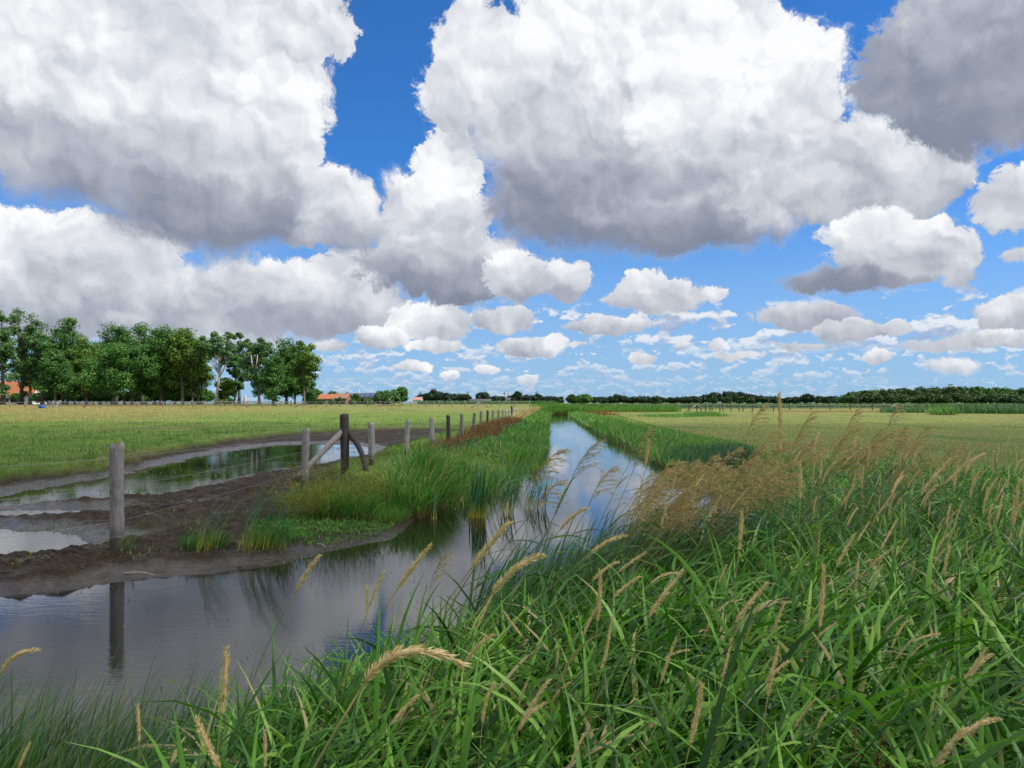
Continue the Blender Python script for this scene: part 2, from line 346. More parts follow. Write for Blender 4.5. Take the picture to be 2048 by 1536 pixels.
M_['panicle'] = leafmat('panicle', [(0, (.20, .13, .055)), (.5, (.56, .40, .18)), (1, (.84, .68, .37))], .35, .7, .2)
M_['seed'] = leafmat('seed_head', [(0, (.48, .35, .14)), (.5, (.74, .56, .27)), (1, (.92, .77, .45))], .2, .8, .15)
M_['stalk'] = leafmat('stalk', [(0, (.16, .15, .04)), (.5, (.26, .24, .07)), (1, (.40, .30, .10))], .1, .6)
M_['weed'] = leafmat('weed_leaf', [(0, (.04, .10, .015)), (.5, (.12, .20, .025)), (.8, (.22, .24, .03)), (1, (.34, .17, .04))], .25, .6, .2)
M_['mat'] = leafmat('mat_leaf', [(0, (.035, .13, .02)), (.6, (.085, .26, .035)), (1, (.22, .36, .07))], .25, .6, .2)
M_['pasture'] = leafmat('pasture_blade', [(0, (.045, .13, .015)), (.4, (.10, .23, .025)), (.75, (.23, .33, .05)), (1, (.46, .40, .16))], .25, .7, .15)
M_['field'] = leafmat('field_blade', [(0, (.09, .16, .025)), (.45, (.19, .20, .05)), (.8, (.34, .29, .09)), (1, (.50, .40, .17))], .2, .7, .15)
def tree_mat(name, a, b, c): return leafmat(name, [(0, a), (.55, b), (1, c)], .3, .55, .3)
M_['leaf_dark'] = tree_mat('leaf_dark', (.03, .09, .018), (.062, .165, .03), (.12, .26, .05))
M_['leaf_grey'] = tree_mat('leaf_grey', (.04, .10, .03), (.085, .18, .055), (.16, .28, .10))
M_['leaf_bright'] = tree_mat('leaf_bright', (.034, .10, .018), (.062, .165, .026), (.11, .26, .045))
M_['leaf_yellow'] = tree_mat('leaf_yellow', (.05, .11, .015), (.10, .19, .025), (.19, .28, .04))
M_['leaf_far'] = tree_mat('leaf_far', (.016, .038, .022), (.026, .058, .030), (.045, .085, .042))
M_['leaf_wood'] = tree_mat('leaf_wood', (.026, .06, .018), (.048, .10, .026), (.09, .155, .04))
M_['crop'] = leafmat('crop_leaf', [(0, (.05, .12, .045)), (.5, (.085, .18, .065)), (1, (.16, .25, .10))], .2, .6, .2)
def bark():
    m = NT('bark'); c = m.co(); n = m.noise(m.scale(c, (3, 3, .5)), 2.2, 6, .7)
    m.col(m.mix(m.rnd(), m.ramp(n, (.3, (.04, .035, .03)), (.7, (.12, .10, .085))), m.ramp(n, (.3, (.09, .08, .07)), (.7, (.24, .21, .18))))); m.rough(.9, .1); m.bump(n, .6, .05); return m.m
M_['bark'] = bark()
def pale():
    m = NT('bleached_wood'); c = m.co(); n = m.noise(m.scale(c, (6, 6, .6)), 3, 6, .7)
    m.col(m.ramp(n, (.3, (.30, .26, .21)), (.7, (.58, .53, .45)))); m.rough(.8, .2); m.bump(n, .5, .02); return m.m
M_['pale'] = pale()
def postmat(name, a, b, c_):
    m = NT(name); c = m.co(); n = m.noise(m.scale(c, (14, 14, .8)), 6, 8, .72); n2 = m.noise(c, 9, 5, .6); n3 = m.noise(m.scale(c, (60, 60, 1.5)), 3, 3, .6)
    k = m.ramp(n, (.25, a), (.45, b), (.70, c_)); k = m.mix(m.ramp(n2, (.45, 0.), (.75, .55)), k, (.10, .085, .07))
    k = m.mix(m.ramp(n3, (.30, .75), (.44, 0.)), k, (.025, .02, .016))
    sp = m.N.new('ShaderNodeSeparateXYZ'); m.L.new(c, sp.inputs[0]); z = m.math('ADD', sp.outputs[2], m.math('MULTIPLY', m.math('SUBTRACT', n2, .5), .12))
    k = m.mix(m.ramp(z, (.13, 1.), (.16, 0.)), k, (.11, .085, .06)); k = m.mix(m.ramp(z, (.15, 0.), (.17, .6), (.30, 0.)), k, (.04, .035, .03))
    k = m.mix(m.math('MULTIPLY', m.rnd(), .55), k, (.07, .055, .05))
    m.col(k); m.rough(.85, .2); m.bump(n, .9, .012); return m.m
M_['post'] = postmat('weathered_post', (.13, .11, .10), (.37, .335, .315), (.55, .51, .49))
M_['strainer'] = postmat('dark_post', (.03, .025, .024), (.07, .058, .054), (.14, .12, .11))
M_['brace'] = postmat('pale_brace', (.22, .19, .17), (.46, .42, .40), (.62, .58, .56))
def plain(name, c, r=.7, met=0., spec=.4, var=.25, sc_=8):
    m = NT(name); n = m.noise(m.co(), sc_, 5, .6); m.col(m.mix(n, tuple(x*(1-var) for x in c), tuple(min(1, x*(1+var)) for x in c))); m.rough(r, spec); m.set(m.b.inputs['Metallic'], met); return m.m
M_['wire'] = plain('wire', (.30, .29, .28), .5, .6); M_['white'] = plain('whitewash', (.75, .74, .70), .8, var=.08, sc_=1)
M_['brick'] = plain('brown_brick', (.20, .13, .09), .9, var=.3, sc_=2); M_['concrete'] = plain('grey_render', (.34, .32, .29), .9, var=.2, sc_=1)
M_['steel'] = plain('steel', (.32, .35, .36), .45, .5); M_['blue'] = plain('blue_plastic', (.02, .12, .50), .4)
M_['dark'] = plain('dark_opening', (.02, .02, .022), .5); M_['turb'] = plain('turbine_paint', (.16, .17, .20), .5); M_['turbw'] = plain('white_turbine_paint', (.7, .72, .74), .5)
M_['mast'] = plain('mast_steel', (.10, .11, .14), .6)
def tiles(name, a, b, row=.34):
    m = NT(name); c = m.co(); w = m.N.new('ShaderNodeTexWave'); w.bands_direction = 'X'; m.L.new(c, w.inputs[0]); w.inputs['Scale'].default_value = 1.2; w.inputs['Distortion'].default_value = 1.
    n = m.noise(c, 1.4, 6, .7); m.col(m.mix(n, a, b)); m.rough(.85, .2); m.bump(w.outputs[1], .5, .04); return m.m
M_['orange'] = tiles('orange_tiles', (.28, .095, .045), (.46, .18, .085)); M_['browntile'] = tiles('brown_tiles', (.20, .10, .06), (.36, .20, .12)); M_['pinktile'] = tiles('pale_tiles', (.34, .18, .13), (.46, .28, .21))
M_['greyroof'] = tiles('dark_roof', (.06, .055, .055), (.12, .11, .11))
def panel():
    m = NT('solar_panel'); br = m.N.new('ShaderNodeTexBrick'); m.L.new(m.co('Object'), br.inputs[0]); br.offset = 0; br.inputs['Scale'].default_value = 1
    br.inputs['Color1'].default_value = (.02, .03, .06, 1); br.inputs['Color2'].default_value = (.03, .04, .075, 1); br.inputs['Mortar'].default_value = (.35, .37, .4, 1)
    br.inputs['Mortar Size'].default_value = .05; br.inputs['Brick Width'].default_value = 1.7; br.inputs['Row Height'].default_value = 1.1
    m.col(br.outputs[0]); m.rough(.15, .8); return m.m
M_['panel'] = panel()
def cloudmat():
    m = NT('cloud_vapour'); v = m.N.new('ShaderNodeVolumePrincipled'); v.inputs['Color'].default_value = (.97, .97, .97, 1); v.inputs['Density'].default_value = .024
    m.N.remove(m.b); m.L.new(v.outputs[0], m.out.inputs['Volume']); return m.m
M_['cloud'] = cloudmat()
# ------------------------------------------------------------------ the lie of the land
canal_px_left = [(1097, 829), (1085, 845), (1075, 870), (1062, 900), (1040, 935), (1000, 965), (950, 985), (905, 1000), (872, 1018), (810, 1052), (775, 1078), (650, 1102), (560, 1128), (420, 1147), (300, 1157), (150, 1178), (0, 1193), (-300, 1228), (-700, 1270)]
near_edge = [(-7, 2.6), (-3.0, 2.85), (-1.9, 3.1), (-1.3, 3.6), (-.8, 4.5), (-.2, 5.3), (.7, 6.4), (1.8, 7.5), (2.9, 9), (3.9, 12), (4.25, 16), (4.2, 20.5)]
canal_px_right = [(1275, 900), (1225, 880), (1190, 862), (1165, 848), (1150, 838), (1137, 829)]
CANAL = [tuple(P(*p)) for p in canal_px_left]+[(-30, 5.4), (-30, 2.4)]+near_edge+[tuple(P(*p)) for p in canal_px_right]
POND = [tuple(P(*p)) for p in [(-260, 1000), (0, 992), (100, 972), (200, 953), (350, 924), (430, 905), (560, 888), (680, 885), (740, 892), (768, 907), (700, 917), (640, 930), (500, 950), (400, 975), (300, 996), (150, 1000), (40, 1012), (-260, 1030)]]
PUD = [tuple(P(*p)) for p in [(-400, 1050), (0, 1052), (110, 1062), (215, 1076), (200, 1088), (100, 1104), (0, 1113), (-400, 1135)]]
PUD2 = [tuple(P(*p)) for p in [(-300, 1018), (60, 1016), (225, 1012), (222, 1026), (60, 1038), (-300, 1040)]]
MUD = [tuple(P(*p, .1)) for p in [(-600, 1010), (0, 962), (150, 940), (260, 922), (350, 900), (420, 886), (520, 874), (620, 866), (740, 860), (860, 858), (930, 864), (890, 878), (800, 908), (790, 925), (740, 935), (700, 948), (760, 990), (860, 1000), (960, 985), (950, 1010), (900, 1045), (830, 1075), (760, 1100), (650, 1110), (560, 1140), (300, 1170), (0, 1210), (-700, 1290)]]
def fields(x, y):
    wob = (fbm(x*1.3, y*1.3, 4, 5)-.5)
    dc = sdpoly(x, y, CANAL)+wob*.25; dp = sdpoly(x, y, POND)+wob*.7*ss(y, 8, 20)+wob*.25; d1 = sdpoly(x, y, PUD)+wob*.55; d2 = sdpoly(x, y, PUD2)+wob*.9
    dm = sdpoly(x, y, MUD)+wob*1.1+(fbm(x*.5, y*.5, 3, 9)-.5)*1.2*ss(y, 10, 25)
    left = 1-ss(x-(1.9+.05*y), -.5, .5)
    base = .30+left*(.02+1.05*ss(y, 60, 230))+(1-left)*(.03+.6*ss(y, 120, 500))+1.2*ss(y, 500, 2500)*(1-left*.9)
    base = base+(fbm(x*.12, y*.12, 4, 2)-.5)*.14+(fbm(x*1.4, y*1.4, 3, 3)-.5)*.03*(1-ss(y, 60, 200))
    hoof = np.minimum(0, .42-fbm(x*7.5, y*7.5, 2, 33))*-.12
    mudh = .10+(fbm(x*1.8, y*1.8, 4, 21)-.5)*.10+((fbm(x*9, y*9, 4, 31)-.5)*.07+hoof*.8)*(1-.7*ss(y, 15, 40))
    mud = 1-ss(dm, -.5*ss(y, 10, 20)-.1, .15-.3*ss(y, 10, 20))
    nearb = (x > 2.6*0+np.interp(y, [0, 2, 3, 4, 6, 8, 12, 20], [-9, -9, -9, -1.6, .6, 2.2, 4, 4.2])) & (y < 20)
    mud = np.where(nearb, 0, mud)
    h = base*(1-mud)+mudh*mud
    bw = np.where(nearb, 1.5, np.where(y > 16, 1.3, .55))
    h = h*ss(dc, -.05, bw)+.0
    h = np.where(dc < 0, -.5*ss(-dc, 0, .9), h)
    pd = np.minimum(dp, np.minimum(d1, d2+.02))
    flo = ss(pd, -.1, .75); out = .015+(fbm(x*5, y*5, 3, 41)-.5)*.05
    hp = np.where(pd < 0, out-.075*ss(-pd, 0, .5), 0)
    h = np.where((dc > 0) & (mud > .01), h*flo+(1-flo)*(out), h); h = np.where((pd < 0) & (dc > .2), hp, h)
    return h, mud, dc, np.minimum(dp, d1), left
hfun = lambda x, y: fields(np.atleast_1d(np.asarray(x, float)), np.atleast_1d(np.asarray(y, float)))[0]
# ground sheet: rows closer together near the viewer, all the way round
ys_px = np.concatenate([np.linspace(5200, 1500, 60)[:-1], np.linspace(1500, 830, 560)[:-1], np.linspace(830, 809, 70)])
rr = F*CZ/(ys_px-HZ); rr = np.concatenate([[.02], rr, [1100, 1500, 2200, 3500, 6000, 10000, 16000]])
th = np.concatenate([np.linspace(-math.pi, -.95, 60)[:-1], np.linspace(-.95, .95, 1050)[:-1], np.linspace(.95, math.pi, 60)])
TT, RR = np.meshgrid(th, rr); sc2 = 1/np.cos(np.clip(TT, -.95, .95))
RX = RR*np.where(RR < 900, sc2, 1+(sc2-1)*np.clip((16000-RR)/16000, 0, 1)); gx = np.sin(TT)*RX; gy = np.cos(TT)*RX
H, MUDm, DC, DP, LEFT = fields(gx, gy); H = np.where(gy < 1.0, np.where(gx < -2.5, .28, .33), H)
H = np.where((gy < 1.6) & (gx > -30) & (H < .05), .1, H)
nr, nc = gx.shape; idx = np.arange(nr*nc).reshape(nr, nc)
GQ = np.stack([idx[:-1, :-1], idx[:-1, 1:], idx[1:, 1:], idx[1:, :-1]], -1).reshape(-1, 4)
def ground_mat():
    m = NT('ground'); p = m.pos(); mud = m.attr('mud'); dry = m.attr('dry'); wet = m.attr('wet')
    n1 = m.noise(p, .35, 6, .6); n2 = m.noise(p, 3.5, 6, .65); n3 = m.noise(p, 22, 5, .7); st = m.noise(m.scale(p, (.12, 1.2, 1)), 1., 5, .6)
    g = m.ramp(n2, (.3, (.055, .12, .015)), (.5, (.105, .20, .025)), (.72, (.19, .28, .05)))
    g = m.mix(m.ramp(n1, (.4, 0.), (.62, .6)), g, (.24, .29, .05))
    d = m.ramp(n2, (.25, (.17, .125, .045)), (.55, (.29, .22, .08)), (.8, (.42, .33, .13)))
    d = m.mix(m.ramp(st, (.40, 0.), (.6, .7)), d, (.24, .24, .065))
    dd = m.math('ADD', dry, m.math('MULTIPLY', m.math('SUBTRACT', st, .5), .9), clamp=True)
    g = m.mix(dd, g, d); g = m.mix(m.ramp(n3, (.35, .45), (.6, 0.)), g, (.05, .055, .02)); n4 = m.noise(m.scale(p, (1, .35, 1)), .22, 5, .6, .5); g = m.mix(m.ramp(n4, (.56, 0.), (.66, .7)), g, (.16, .12, .055)); g = m.mix(m.ramp(n4, (.34, .75), (.44, 0.)), g, (.06, .13, .02))
    s = m.ramp(n3, (.32, (.010, .006, .004)), (.52, (.034, .022, .014)), (.72, (.085, .058, .038)))
    s = m.mix(m.ramp(n2, (.50, 0.), (.72, .55)), s, (.10, .075, .05)); s = m.mix(m.ramp(n1, (.52, 0.), (.68, .35)), s, (.06, .065, .025))
    mm = m.math('ADD', mud, m.math('MULTIPLY', m.math('MULTIPLY', m.math('SUBTRACT', n2, .5), 1.6), m.ramp(mud, (0, 0.), (.5, 1.), (1, 0.))), clamp=True)
    m.col(m.mix(mm, g, s)); wr = m.ramp(m.math('ADD', wet, m.math('MULTIPLY', m.math('SUBTRACT', n2, .5), .8)), (.2, .70), (.7, .22))
    m.rough(wr, .35); m.set(m.b.inputs['Specular IOR Level'], m.ramp(wet, (.1, .12), (.8, .6))); hh = m.math('ADD', m.math('MULTIPLY', n3, .4), n2); m.bump(hh, 1., .06); return m.m
# far straw band, left edge, and the mown field on the right
DRY = LEFT*(ss(gy, 85, 125)*.55+(1-ss(gx/np.maximum(gy, 1), -.55, -.25))*ss(gy, 42, 75)*.55)+(1-LEFT)*(.40+.10*ss(gy, 50, 100))
DRY = np.where((gx/np.maximum(gy, 1) > .17) & (gx/np.maximum(gy, 1) < .27) & (gy > 70) & (gy < 130), .12, DRY)
DRY *= 1-.75*ss(gy, 170, 260)
WET = MUDm*np.clip(1-ss(H, .02, .12), 0, 1)
mobj('ground', np.stack([gx, gy, H], -1), GQ, ground_mat(), attrs={'mud': MUDm, 'dry': DRY, 'wet': WET})['kind'] = 'structure'
# water
def water_mat():
    m = NT('still_water'); p = m.pos()
    w1 = m.noise(m.scale(p, (3., 11., 1)), 1.6, 4, .6, .4); w2 = m.noise(p, .5, 3, .5)
    m.col((.012, .012, .008)); m.rough(.012, .5); m.set(m.b.inputs['IOR'], 1.43)
    m.bump(m.math('MULTIPLY', w1, m.ramp(w2, (.35, .15), (.7, 1.))), .22, .006); return m.m
wv = np.array([(-62, .9, 0), (16, .9, 0), (16, 135, 0), (-62, 135, 0)], float)
mobj('water', wv, np.array([[0, 1, 2, 3]]), water_mat())['kind'] = 'structure'
# the cumulus that shades the near land, high on the sun's side and out of the picture
def shade_cloud():
    n = 5200; k = np.arange(n)+.5; ph = np.arccos(1-2*k/n)
    nu, nv = 96, 48; u_, v_ = np.meshgrid(np.linspace(0, 2*math.pi, nu, endpoint=False), np.linspace(.02, math.pi-.02, nv), indexing='ij')
    d = np.stack([np.cos(u_)*np.sin(v_), np.sin(u_)*np.sin(v_), np.cos(v_)], -1)
    q = 1+.42*(fbm(d[..., 0]*2.2+d[..., 2]*1.4+9, d[..., 1]*2.2+9, 5, 77)-.5)*2
    q = q[..., None]; V = d*q*np.array([130., 52., 17.])
    i, j = np.meshgrid(np.arange(nu), np.arange(nv-1), indexing='ij'); i2 = (i+1) % nu
    Q = np.stack([i*nv+j, i*nv+j+1, i2*nv+j+1, i2*nv+j], -1).reshape(-1, 4)
    o = mobj('cloud', V, Q, M_['cloud']); h = 620.; c = np.array([0., 8., 0.])+SD*h/SD[2]
    o.location = c; tag(o, 'thin white cloud out of view towards the sun, shading the near bank and pond', 'cloud'); return o
shade_cloud()
# ------------------------------------------------------------------ near plants
TAU = 2*math.pi
def gz(x, y): return hfun(x, y)
def pts_in(n, x0, x1, y0, y1, cond):     # n points spread where cond(x, y) holds
    out = []; tot = 0
    while tot < n:
        x, y = U(x0, x1, n*2), U(y0, y1, n*2); k = cond(x, y); out.append(np.stack([x[k], y[k]], 1)); tot += k.sum()
        if len(out) > 60: break
    return np.concatenate(out)[:n]
def near_land(x, y, m=0.): return sdpoly(x, y, near_poly) < -m
near_poly = [(-7, .4)]+near_edge[:-1]+[(5.6, 20), (6.5, 12), (9.5, 8), (9, .4)]
WIND = 0.25                               # azimuth the tips lean to (0 = to the right)
def lean(n, spread=.9): return WIND+G(0, spread, n)
def shoots(mb, xy, hmax, leafL, leafW, nl=5, fold=.22, S=6, lw=.7, droop=(1.2, 2.6)):
    """grass shoots: leaves set one above the other on leaning stems"""
    n = len(xy); z = gz(xy[:, 0], xy[:, 1]); hm = hmax(xy[:, 0], xy[:, 1])*U(.6, 1.1, n)
    laz = lean(n, lw); lk = U(.15, .55, n); ti = U(0, .93, n)
    bl(mb, np.c_[xy, z], laz, math.pi/2-lk*.5, hm*1.02, U(.004, .006, n), lk*.7, S=4, tint=ti*.6)
    for k in range(nl):
        f = (k+.6)/nl; f = f*U(.7, 1.1, n); f = np.clip(f, .05, 1)
        ang = lk*f; r = hm*f*np.sin(ang); b = np.c_[xy[:, 0]+np.cos(laz)*r, xy[:, 1]+np.sin(laz)*r, z+hm*f*np.cos(ang*.8)*.96]
        az = np.where(rng.random(n) < .74, laz+G(0, .75, n), U(0, TAU, n))
        tt = np.where(rng.random(n) < .03, U(.95, 1., n), np.clip(ti+U(-.2, .2, n), 0, .93))
        bl(mb, b, az, U(.85, 1.45, n), leafL*U(.6, 1.25, n)*(.7+.5*f), leafW*U(.6, 1.2, n), U(droop[0], droop[1], n), S=S, twist=G(0, .6, n), fold=fold, tint=tt, pw=1.4, wave=G(0, .22, n))
def canopy(x, y):                         # height of the leaf canopy above the ground
    e = -sdpoly(x, y, near_poly); rad = np.hypot(x, y)
    h = .24+.36*ss(x, -1.1, 1.2)+.10*ss(x, 2, 5)
    h = h*(.55+.45*ss(e, 0., .9)); return np.minimum(h, .22+.36*ss(rad, .9, 2.2)+.05)*(.84-.16*ss(y, 3.2, 6))
mb = MB()
c1 = pts_in(3900, -2.2, 3.6, 1.05, 3.6, lambda x, y: near_land(x, y) & (np.abs(x) < y*.75+.5) & (x > -1.1+.12*(3.4-y)+.25*G(0, .5, len(x))) & (rng.random(len(x)) < (1.0)))
shoots(mb, c1, canopy, .48, .024, nl=6, droop=(.6, 2.2))
mb.build('tall_grass', M_['canary'])
c2 = pts_in(9500, -1.5, 8.5, 3.4, 13, lambda x, y: near_land(x, y) & (x < y*.75+.4) & (rng.random(len(x)) < np.clip(5/y, 0, 1)))
mb2 = MB(); shoots(mb2, c2, canopy, .40, .019, nl=5, fold=0, S=5, droop=(.6, 2.1))
o2 = mb2.build('tall_grass', M_['canary'])
for o, t in ((bpy.data.objects['tall_grass'], 'broad green grass blades right in front of the viewer'), (o2, 'dense green grass on the bank beyond the front blades')):
    tag(o, t, 'tall grass', kind='stuff')
# thin sedge in the lower left
mb = MB(); s_ = pts_in(5600, -3.2, .3, 1.8, 4.0, lambda x, y: near_land(x, y, -.75) & (np.abs(x) < y*.72+.3) & (x < -.2-.25*(y-2)) & (rng.random(len(x)) < (1-.85*ss(x, -1.2, .3))*(.2+.8*(1-ss(y, 2.7, 3.8)))*(.25+1.2*(fbm(x*3, y*3, 2, 17)>.5))))
z = np.maximum(gz(s_[:, 0], s_[:, 1]), -.05); n = len(s_)
bl(mb, np.c_[s_, z], lean(n, .5), U(1.0, 1.5, n), U(.32, .82, n)*(1-.3*ss(s_[:, 0], -2.0, -.6))*(1-.3*ss(s_[:, 1], 3.2, 4)), U(.004, .009, n), U(.2, 1.0, n), S=6, fold=0, tint=np.where(rng.random(n) < .04, 1., U(0, .93, n)), wave=G(0, .2, n))
tag(mb.build('sedge', M_['sedge']), 'thin dark sedge blades at the water edge, bottom left', 'sedge', kind='stuff')
# ------------------------------------------------------------------ seed heads of the tall grass (stalk + head)
def seed_variant(k):
    r = np.random.default_rng(100+k); curve = (-.1, .15, .5, 1.0, 1.7)[k % 5]; Lh = .13
    t = np.linspace(0, 1, 15); a = math.pi/2-curve*t**1.3; step = Lh/14
    ax = np.concatenate([[0], np.cumsum(np.cos(a[:-1])*step)]); az_ = np.concatenate([[0], np.cumsum(np.sin(a[:-1])*step)])
    prof = .0052*np.sin(np.pi*np.clip(t*.93+.05, 0, 1))**.6*(1+.22*np.sin(t*27+k)); cen = np.c_[ax, 0*ax, az_]
    hd = MB(); Vt, Ft = tube(cen, np.maximum(prof*.8, .001), 7); hd.add(Vt, Ft, tint=.3+.4*r.random(len(Vt)), along=1)
    n = 230; tt = r.random(n)**.95; i = np.clip((tt*14).astype(int), 0, 13); ph = r.random(n)*TAU; pr = np.interp(tt, t, prof)
    T = np.c_[np.cos(a[i]), 0*a[i], np.sin(a[i])]; Nn = np.c_[np.sin(a[i]), 0*a[i], -np.cos(a[i])]; Bn = np.cross(T, Nn)
    rad = np.cos(ph)[:, None]*Nn+np.sin(ph)[:, None]*Bn; b = np.c_[np.interp(tt, t, ax), 0*tt, np.interp(tt, t, az_)]+rad*pr[:, None]*.55
    d = T*.85+rad*.45; d /= np.linalg.norm(d, axis=1)[:, None]
    bl(hd, b, np.arctan2(d[:, 1], d[:, 0]), np.arcsin(d[:, 2]), r.uniform(.007, .014, n), .0024, 0, S=2, tint=r.random(n), twist=r.random(n)*3)
    st = MB(); m = 12; s = np.linspace(0, 1, m); ca = .35+.3*r.random(); aa = math.pi/2+ca*s*.6
    sx = -np.concatenate([[0], np.cumsum(np.cos(aa[:-1]))])*.85/m; sz = -np.concatenate([[0], np.cumsum(np.sin(aa[:-1]))])*.85/m
    Vt, Ft = tube(np.c_[sx, 0*sx, sz], np.linspace(.0011, .0019, m), 5); st.add(Vt, Ft, tint=.2+.6*r.random(), along=1)
    return st, hd
def mesh_of(mb, name, mat):
    o = mb.build(name, mat); me = o.data; bpy.data.objects.remove(o); return me
SV = []
for k in range(10):
    a_, b_ = seed_variant(k); SV.append((mesh_of(a_, 'stalk', M_['stalk']), mesh_of(b_, 'seed_head', M_['seed'])))
def seed_stalk(loc, lean_, yaw, scale, var, label, group, fat=1.):
    r = empty('grass_stalk', loc, label, 'grass stalk', group)
    r.rotation_euler = Matrix.Rotation(yaw, 3, 'Z').to_4x4().to_euler(); r.rotation_euler = (Matrix.Rotation(yaw, 4, 'Z') @ Matrix.Rotation(lean_, 4, 'Y')).to_euler()
    r.scale = (scale*fat, scale*fat, scale)
    for nm, me in zip(('stalk', 'seed_head'), SV[var]):
        o = bpy.data.objects.new(nm, me); C.objects.link(o); o.parent = r
    return r
# the ones one can point at: head from (u0,v0) to its tip (u1,v1), distance, bend, look
NAMED = [
 (728, 1368, 893, 1340, 1.45, 4, 'fat golden seed head arched over to the right above the front grass', 1.5),
 (0, 1350, 66, 1302, 1.5, 3, 'fluffy golden seed head entering at the left edge of the photo', 1.5),
 (440, 1536, 394, 1438, 1.25, 1, 'thick tan seed head leaning left at the bottom, below the sedge', 1.5),
 (443, 1432, 458, 1300, 1.9, 0, 'slim upright seed head among the sedge, tallest there', 1.1),
 (530, 1536, 532, 1460, 1.6, 0, 'short upright seed head at the bottom edge, right of the thick left-leaning one', 1.),
 (278, 1485, 278, 1412, 1.8, 0, 'small straight seed head standing in the sedge left of the broad blades', 1.),
 (38, 1536, 58, 1488, 1.6, 1, 'seed head tip at the bottom left corner in the sedge', 1.2),
 (592, 1182, 640, 1110, 2.6, 1, 'pale seed head reaching alone over the open water, left of the post reflections', 1.1),
 (733, 1230, 735, 1172, 2.4, 0, 'upright half of a forked brown seed head over the water', 1.),
 (738, 1215, 770, 1142, 2.4, 1, 'slanting half of a forked brown seed head over the water', .8),
 (795, 1178, 861, 1092, 2.5, 1, 'tan seed head over the water just left of the cattail reflection', 1.),
 (940, 1140, 1020, 1044, 2.5, 1, 'long tan seed head leaning right across the cattail reflection', 1.),
 (983, 1188, 1083, 1110, 2.1, 2, 'thick tan seed head leaning right in front of the reed leaves', 1.4),
 (1120, 1060, 1175, 1016, 2.8, 2, 'tan seed head against the blue water reflection', 1.1),
 (1180, 1108, 1252, 1074, 2.6, 2, 'seed head bending right under the blue water reflection', 1.),
 (1185, 1162, 1240, 1127, 2.5, 2, 'seed head low in the dark reed leaves, left of three', 1.),
 (1235, 1145, 1290, 1106, 2.5, 1, 'pale knobbly seed head slanting right above the dark leaves', .9),
 (1225, 1197, 1278, 1152, 2.3, 1, 'rusty brown seed head slanting right amid dark leaves', 1.1),
 (1296, 1235, 1368, 1145, 2.3, 1, 'long thin tan seed head slanting right under the brown plumes', .9),
 (1300, 1168, 1362, 1158, 2.5, 3, 'flat lying pale seed head under the brown plumes', .8),
 (1195, 1245, 1205, 1142, 2.3, 0, 'upright upper half of the twin seed heads in the dark leaves', .9),
 (1165, 1275, 1195, 1215, 2.3, 1, 'lower slanting half of the twin seed heads in the dark leaves', .9),
 (930, 1325, 990, 1270, 2.0, 2, 'tan seed head slanting right above the arched golden one', 1.),
 (780, 1452, 835, 1393, 1.6, 1, 'tan seed head under the arched golden one', 1.),
 (1035, 1462, 1095, 1410, 1.7, 2, 'pale seed head lying over the front blades, mid bottom', .9),
 (1140, 1535, 1170, 1470, 1.6, 1, 'seed head standing at the bottom edge, middle', .9),
 (1046, 1275, 1010, 1223, 2.0, 1, 'short seed head bending to the left in the middle grass', .8),
 (1202, 1340, 1220, 1282, 2.0, 0, 'short brown seed head standing mid grass', 1.1),
 (1112, 1335, 1120, 1292, 2.0, 0, 'tiny tan seed head mid grass', .8),
 (1328, 1318, 1378, 1302, 2.1, 2, 'seed head nearly level beside the red dock', .9),
 (1380, 1490, 1409, 1368, 1.7, 0, 'upright seed head with a side spike at bottom middle', 1.),
 (1437, 1168, 1454, 1130, 2.6, 1, 'small seed head left of the long slanting one', .9),
 (1470, 1245, 1537, 1170, 2.3, 1, 'long clean seed head slanting right in the right grass', 1.),
 (1548, 1262, 1570, 1206, 2.3, 1, 'knobbly pale seed head right of the long clean one', .9),
 (1535, 1395, 1558, 1298, 1.9, 1, 'upright half of a forked tan seed head above the front blades', 1.),
 (1530, 1365, 1580, 1324, 1.9, 1, 'leaning half of a forked tan seed head above the front blades', 1.1),
 (1635, 1274, 1672, 1245, 2.2, 1, 'stubby seed head above the red dock plant', 1.),
 (1828, 1283, 1880, 1271, 2.2, 2, 'seed head nearly level on a long bare stalk', .9),
 (1935, 1365, 1985, 1310, 2.0, 2, 'brown seed head leaning right near the right edge', 1.2),
 (1870, 1536, 1925, 1452, 1.7, 1, 'thick seed head at the bottom right corner', 1.3),
 (1920, 1475, 2005, 1442, 1.7, 2, 'dark streaked seed head leaning far right at bottom right', 1.2),
 (1478, 1103, 1487, 1025, 2.9, 0, 'upright pale seed head below the brown plumes', 1.1),
 (1672, 1135, 1710, 1070, 2.8, 1, 'tan seed head arching right in the middle of the right grass', 1.),
 (1560, 905, 1562, 790, 3.6, 0, 'tallest seed head, rising above the horizon', 1.1),
 (1640, 960, 1645, 905, 3.4, 0, 'straight seed head before the mown field, left of many', 1.),
 (1930, 950, 1975, 912, 3.4, 3, 'seed head curving over against the mown field at right', 1.),
 (1840, 990, 1900, 920, 3.4, 1, 'long seed head slanting right against the mown field', 1.),
 (1600, 1000, 1603, 925, 3.3, 0, 'upright seed head at the right rim of the brown plumes', 1.1),
 (1290, 935, 1300, 880, 4.6, 0, 'pale upright seed head before the far rushes', 1.),
]
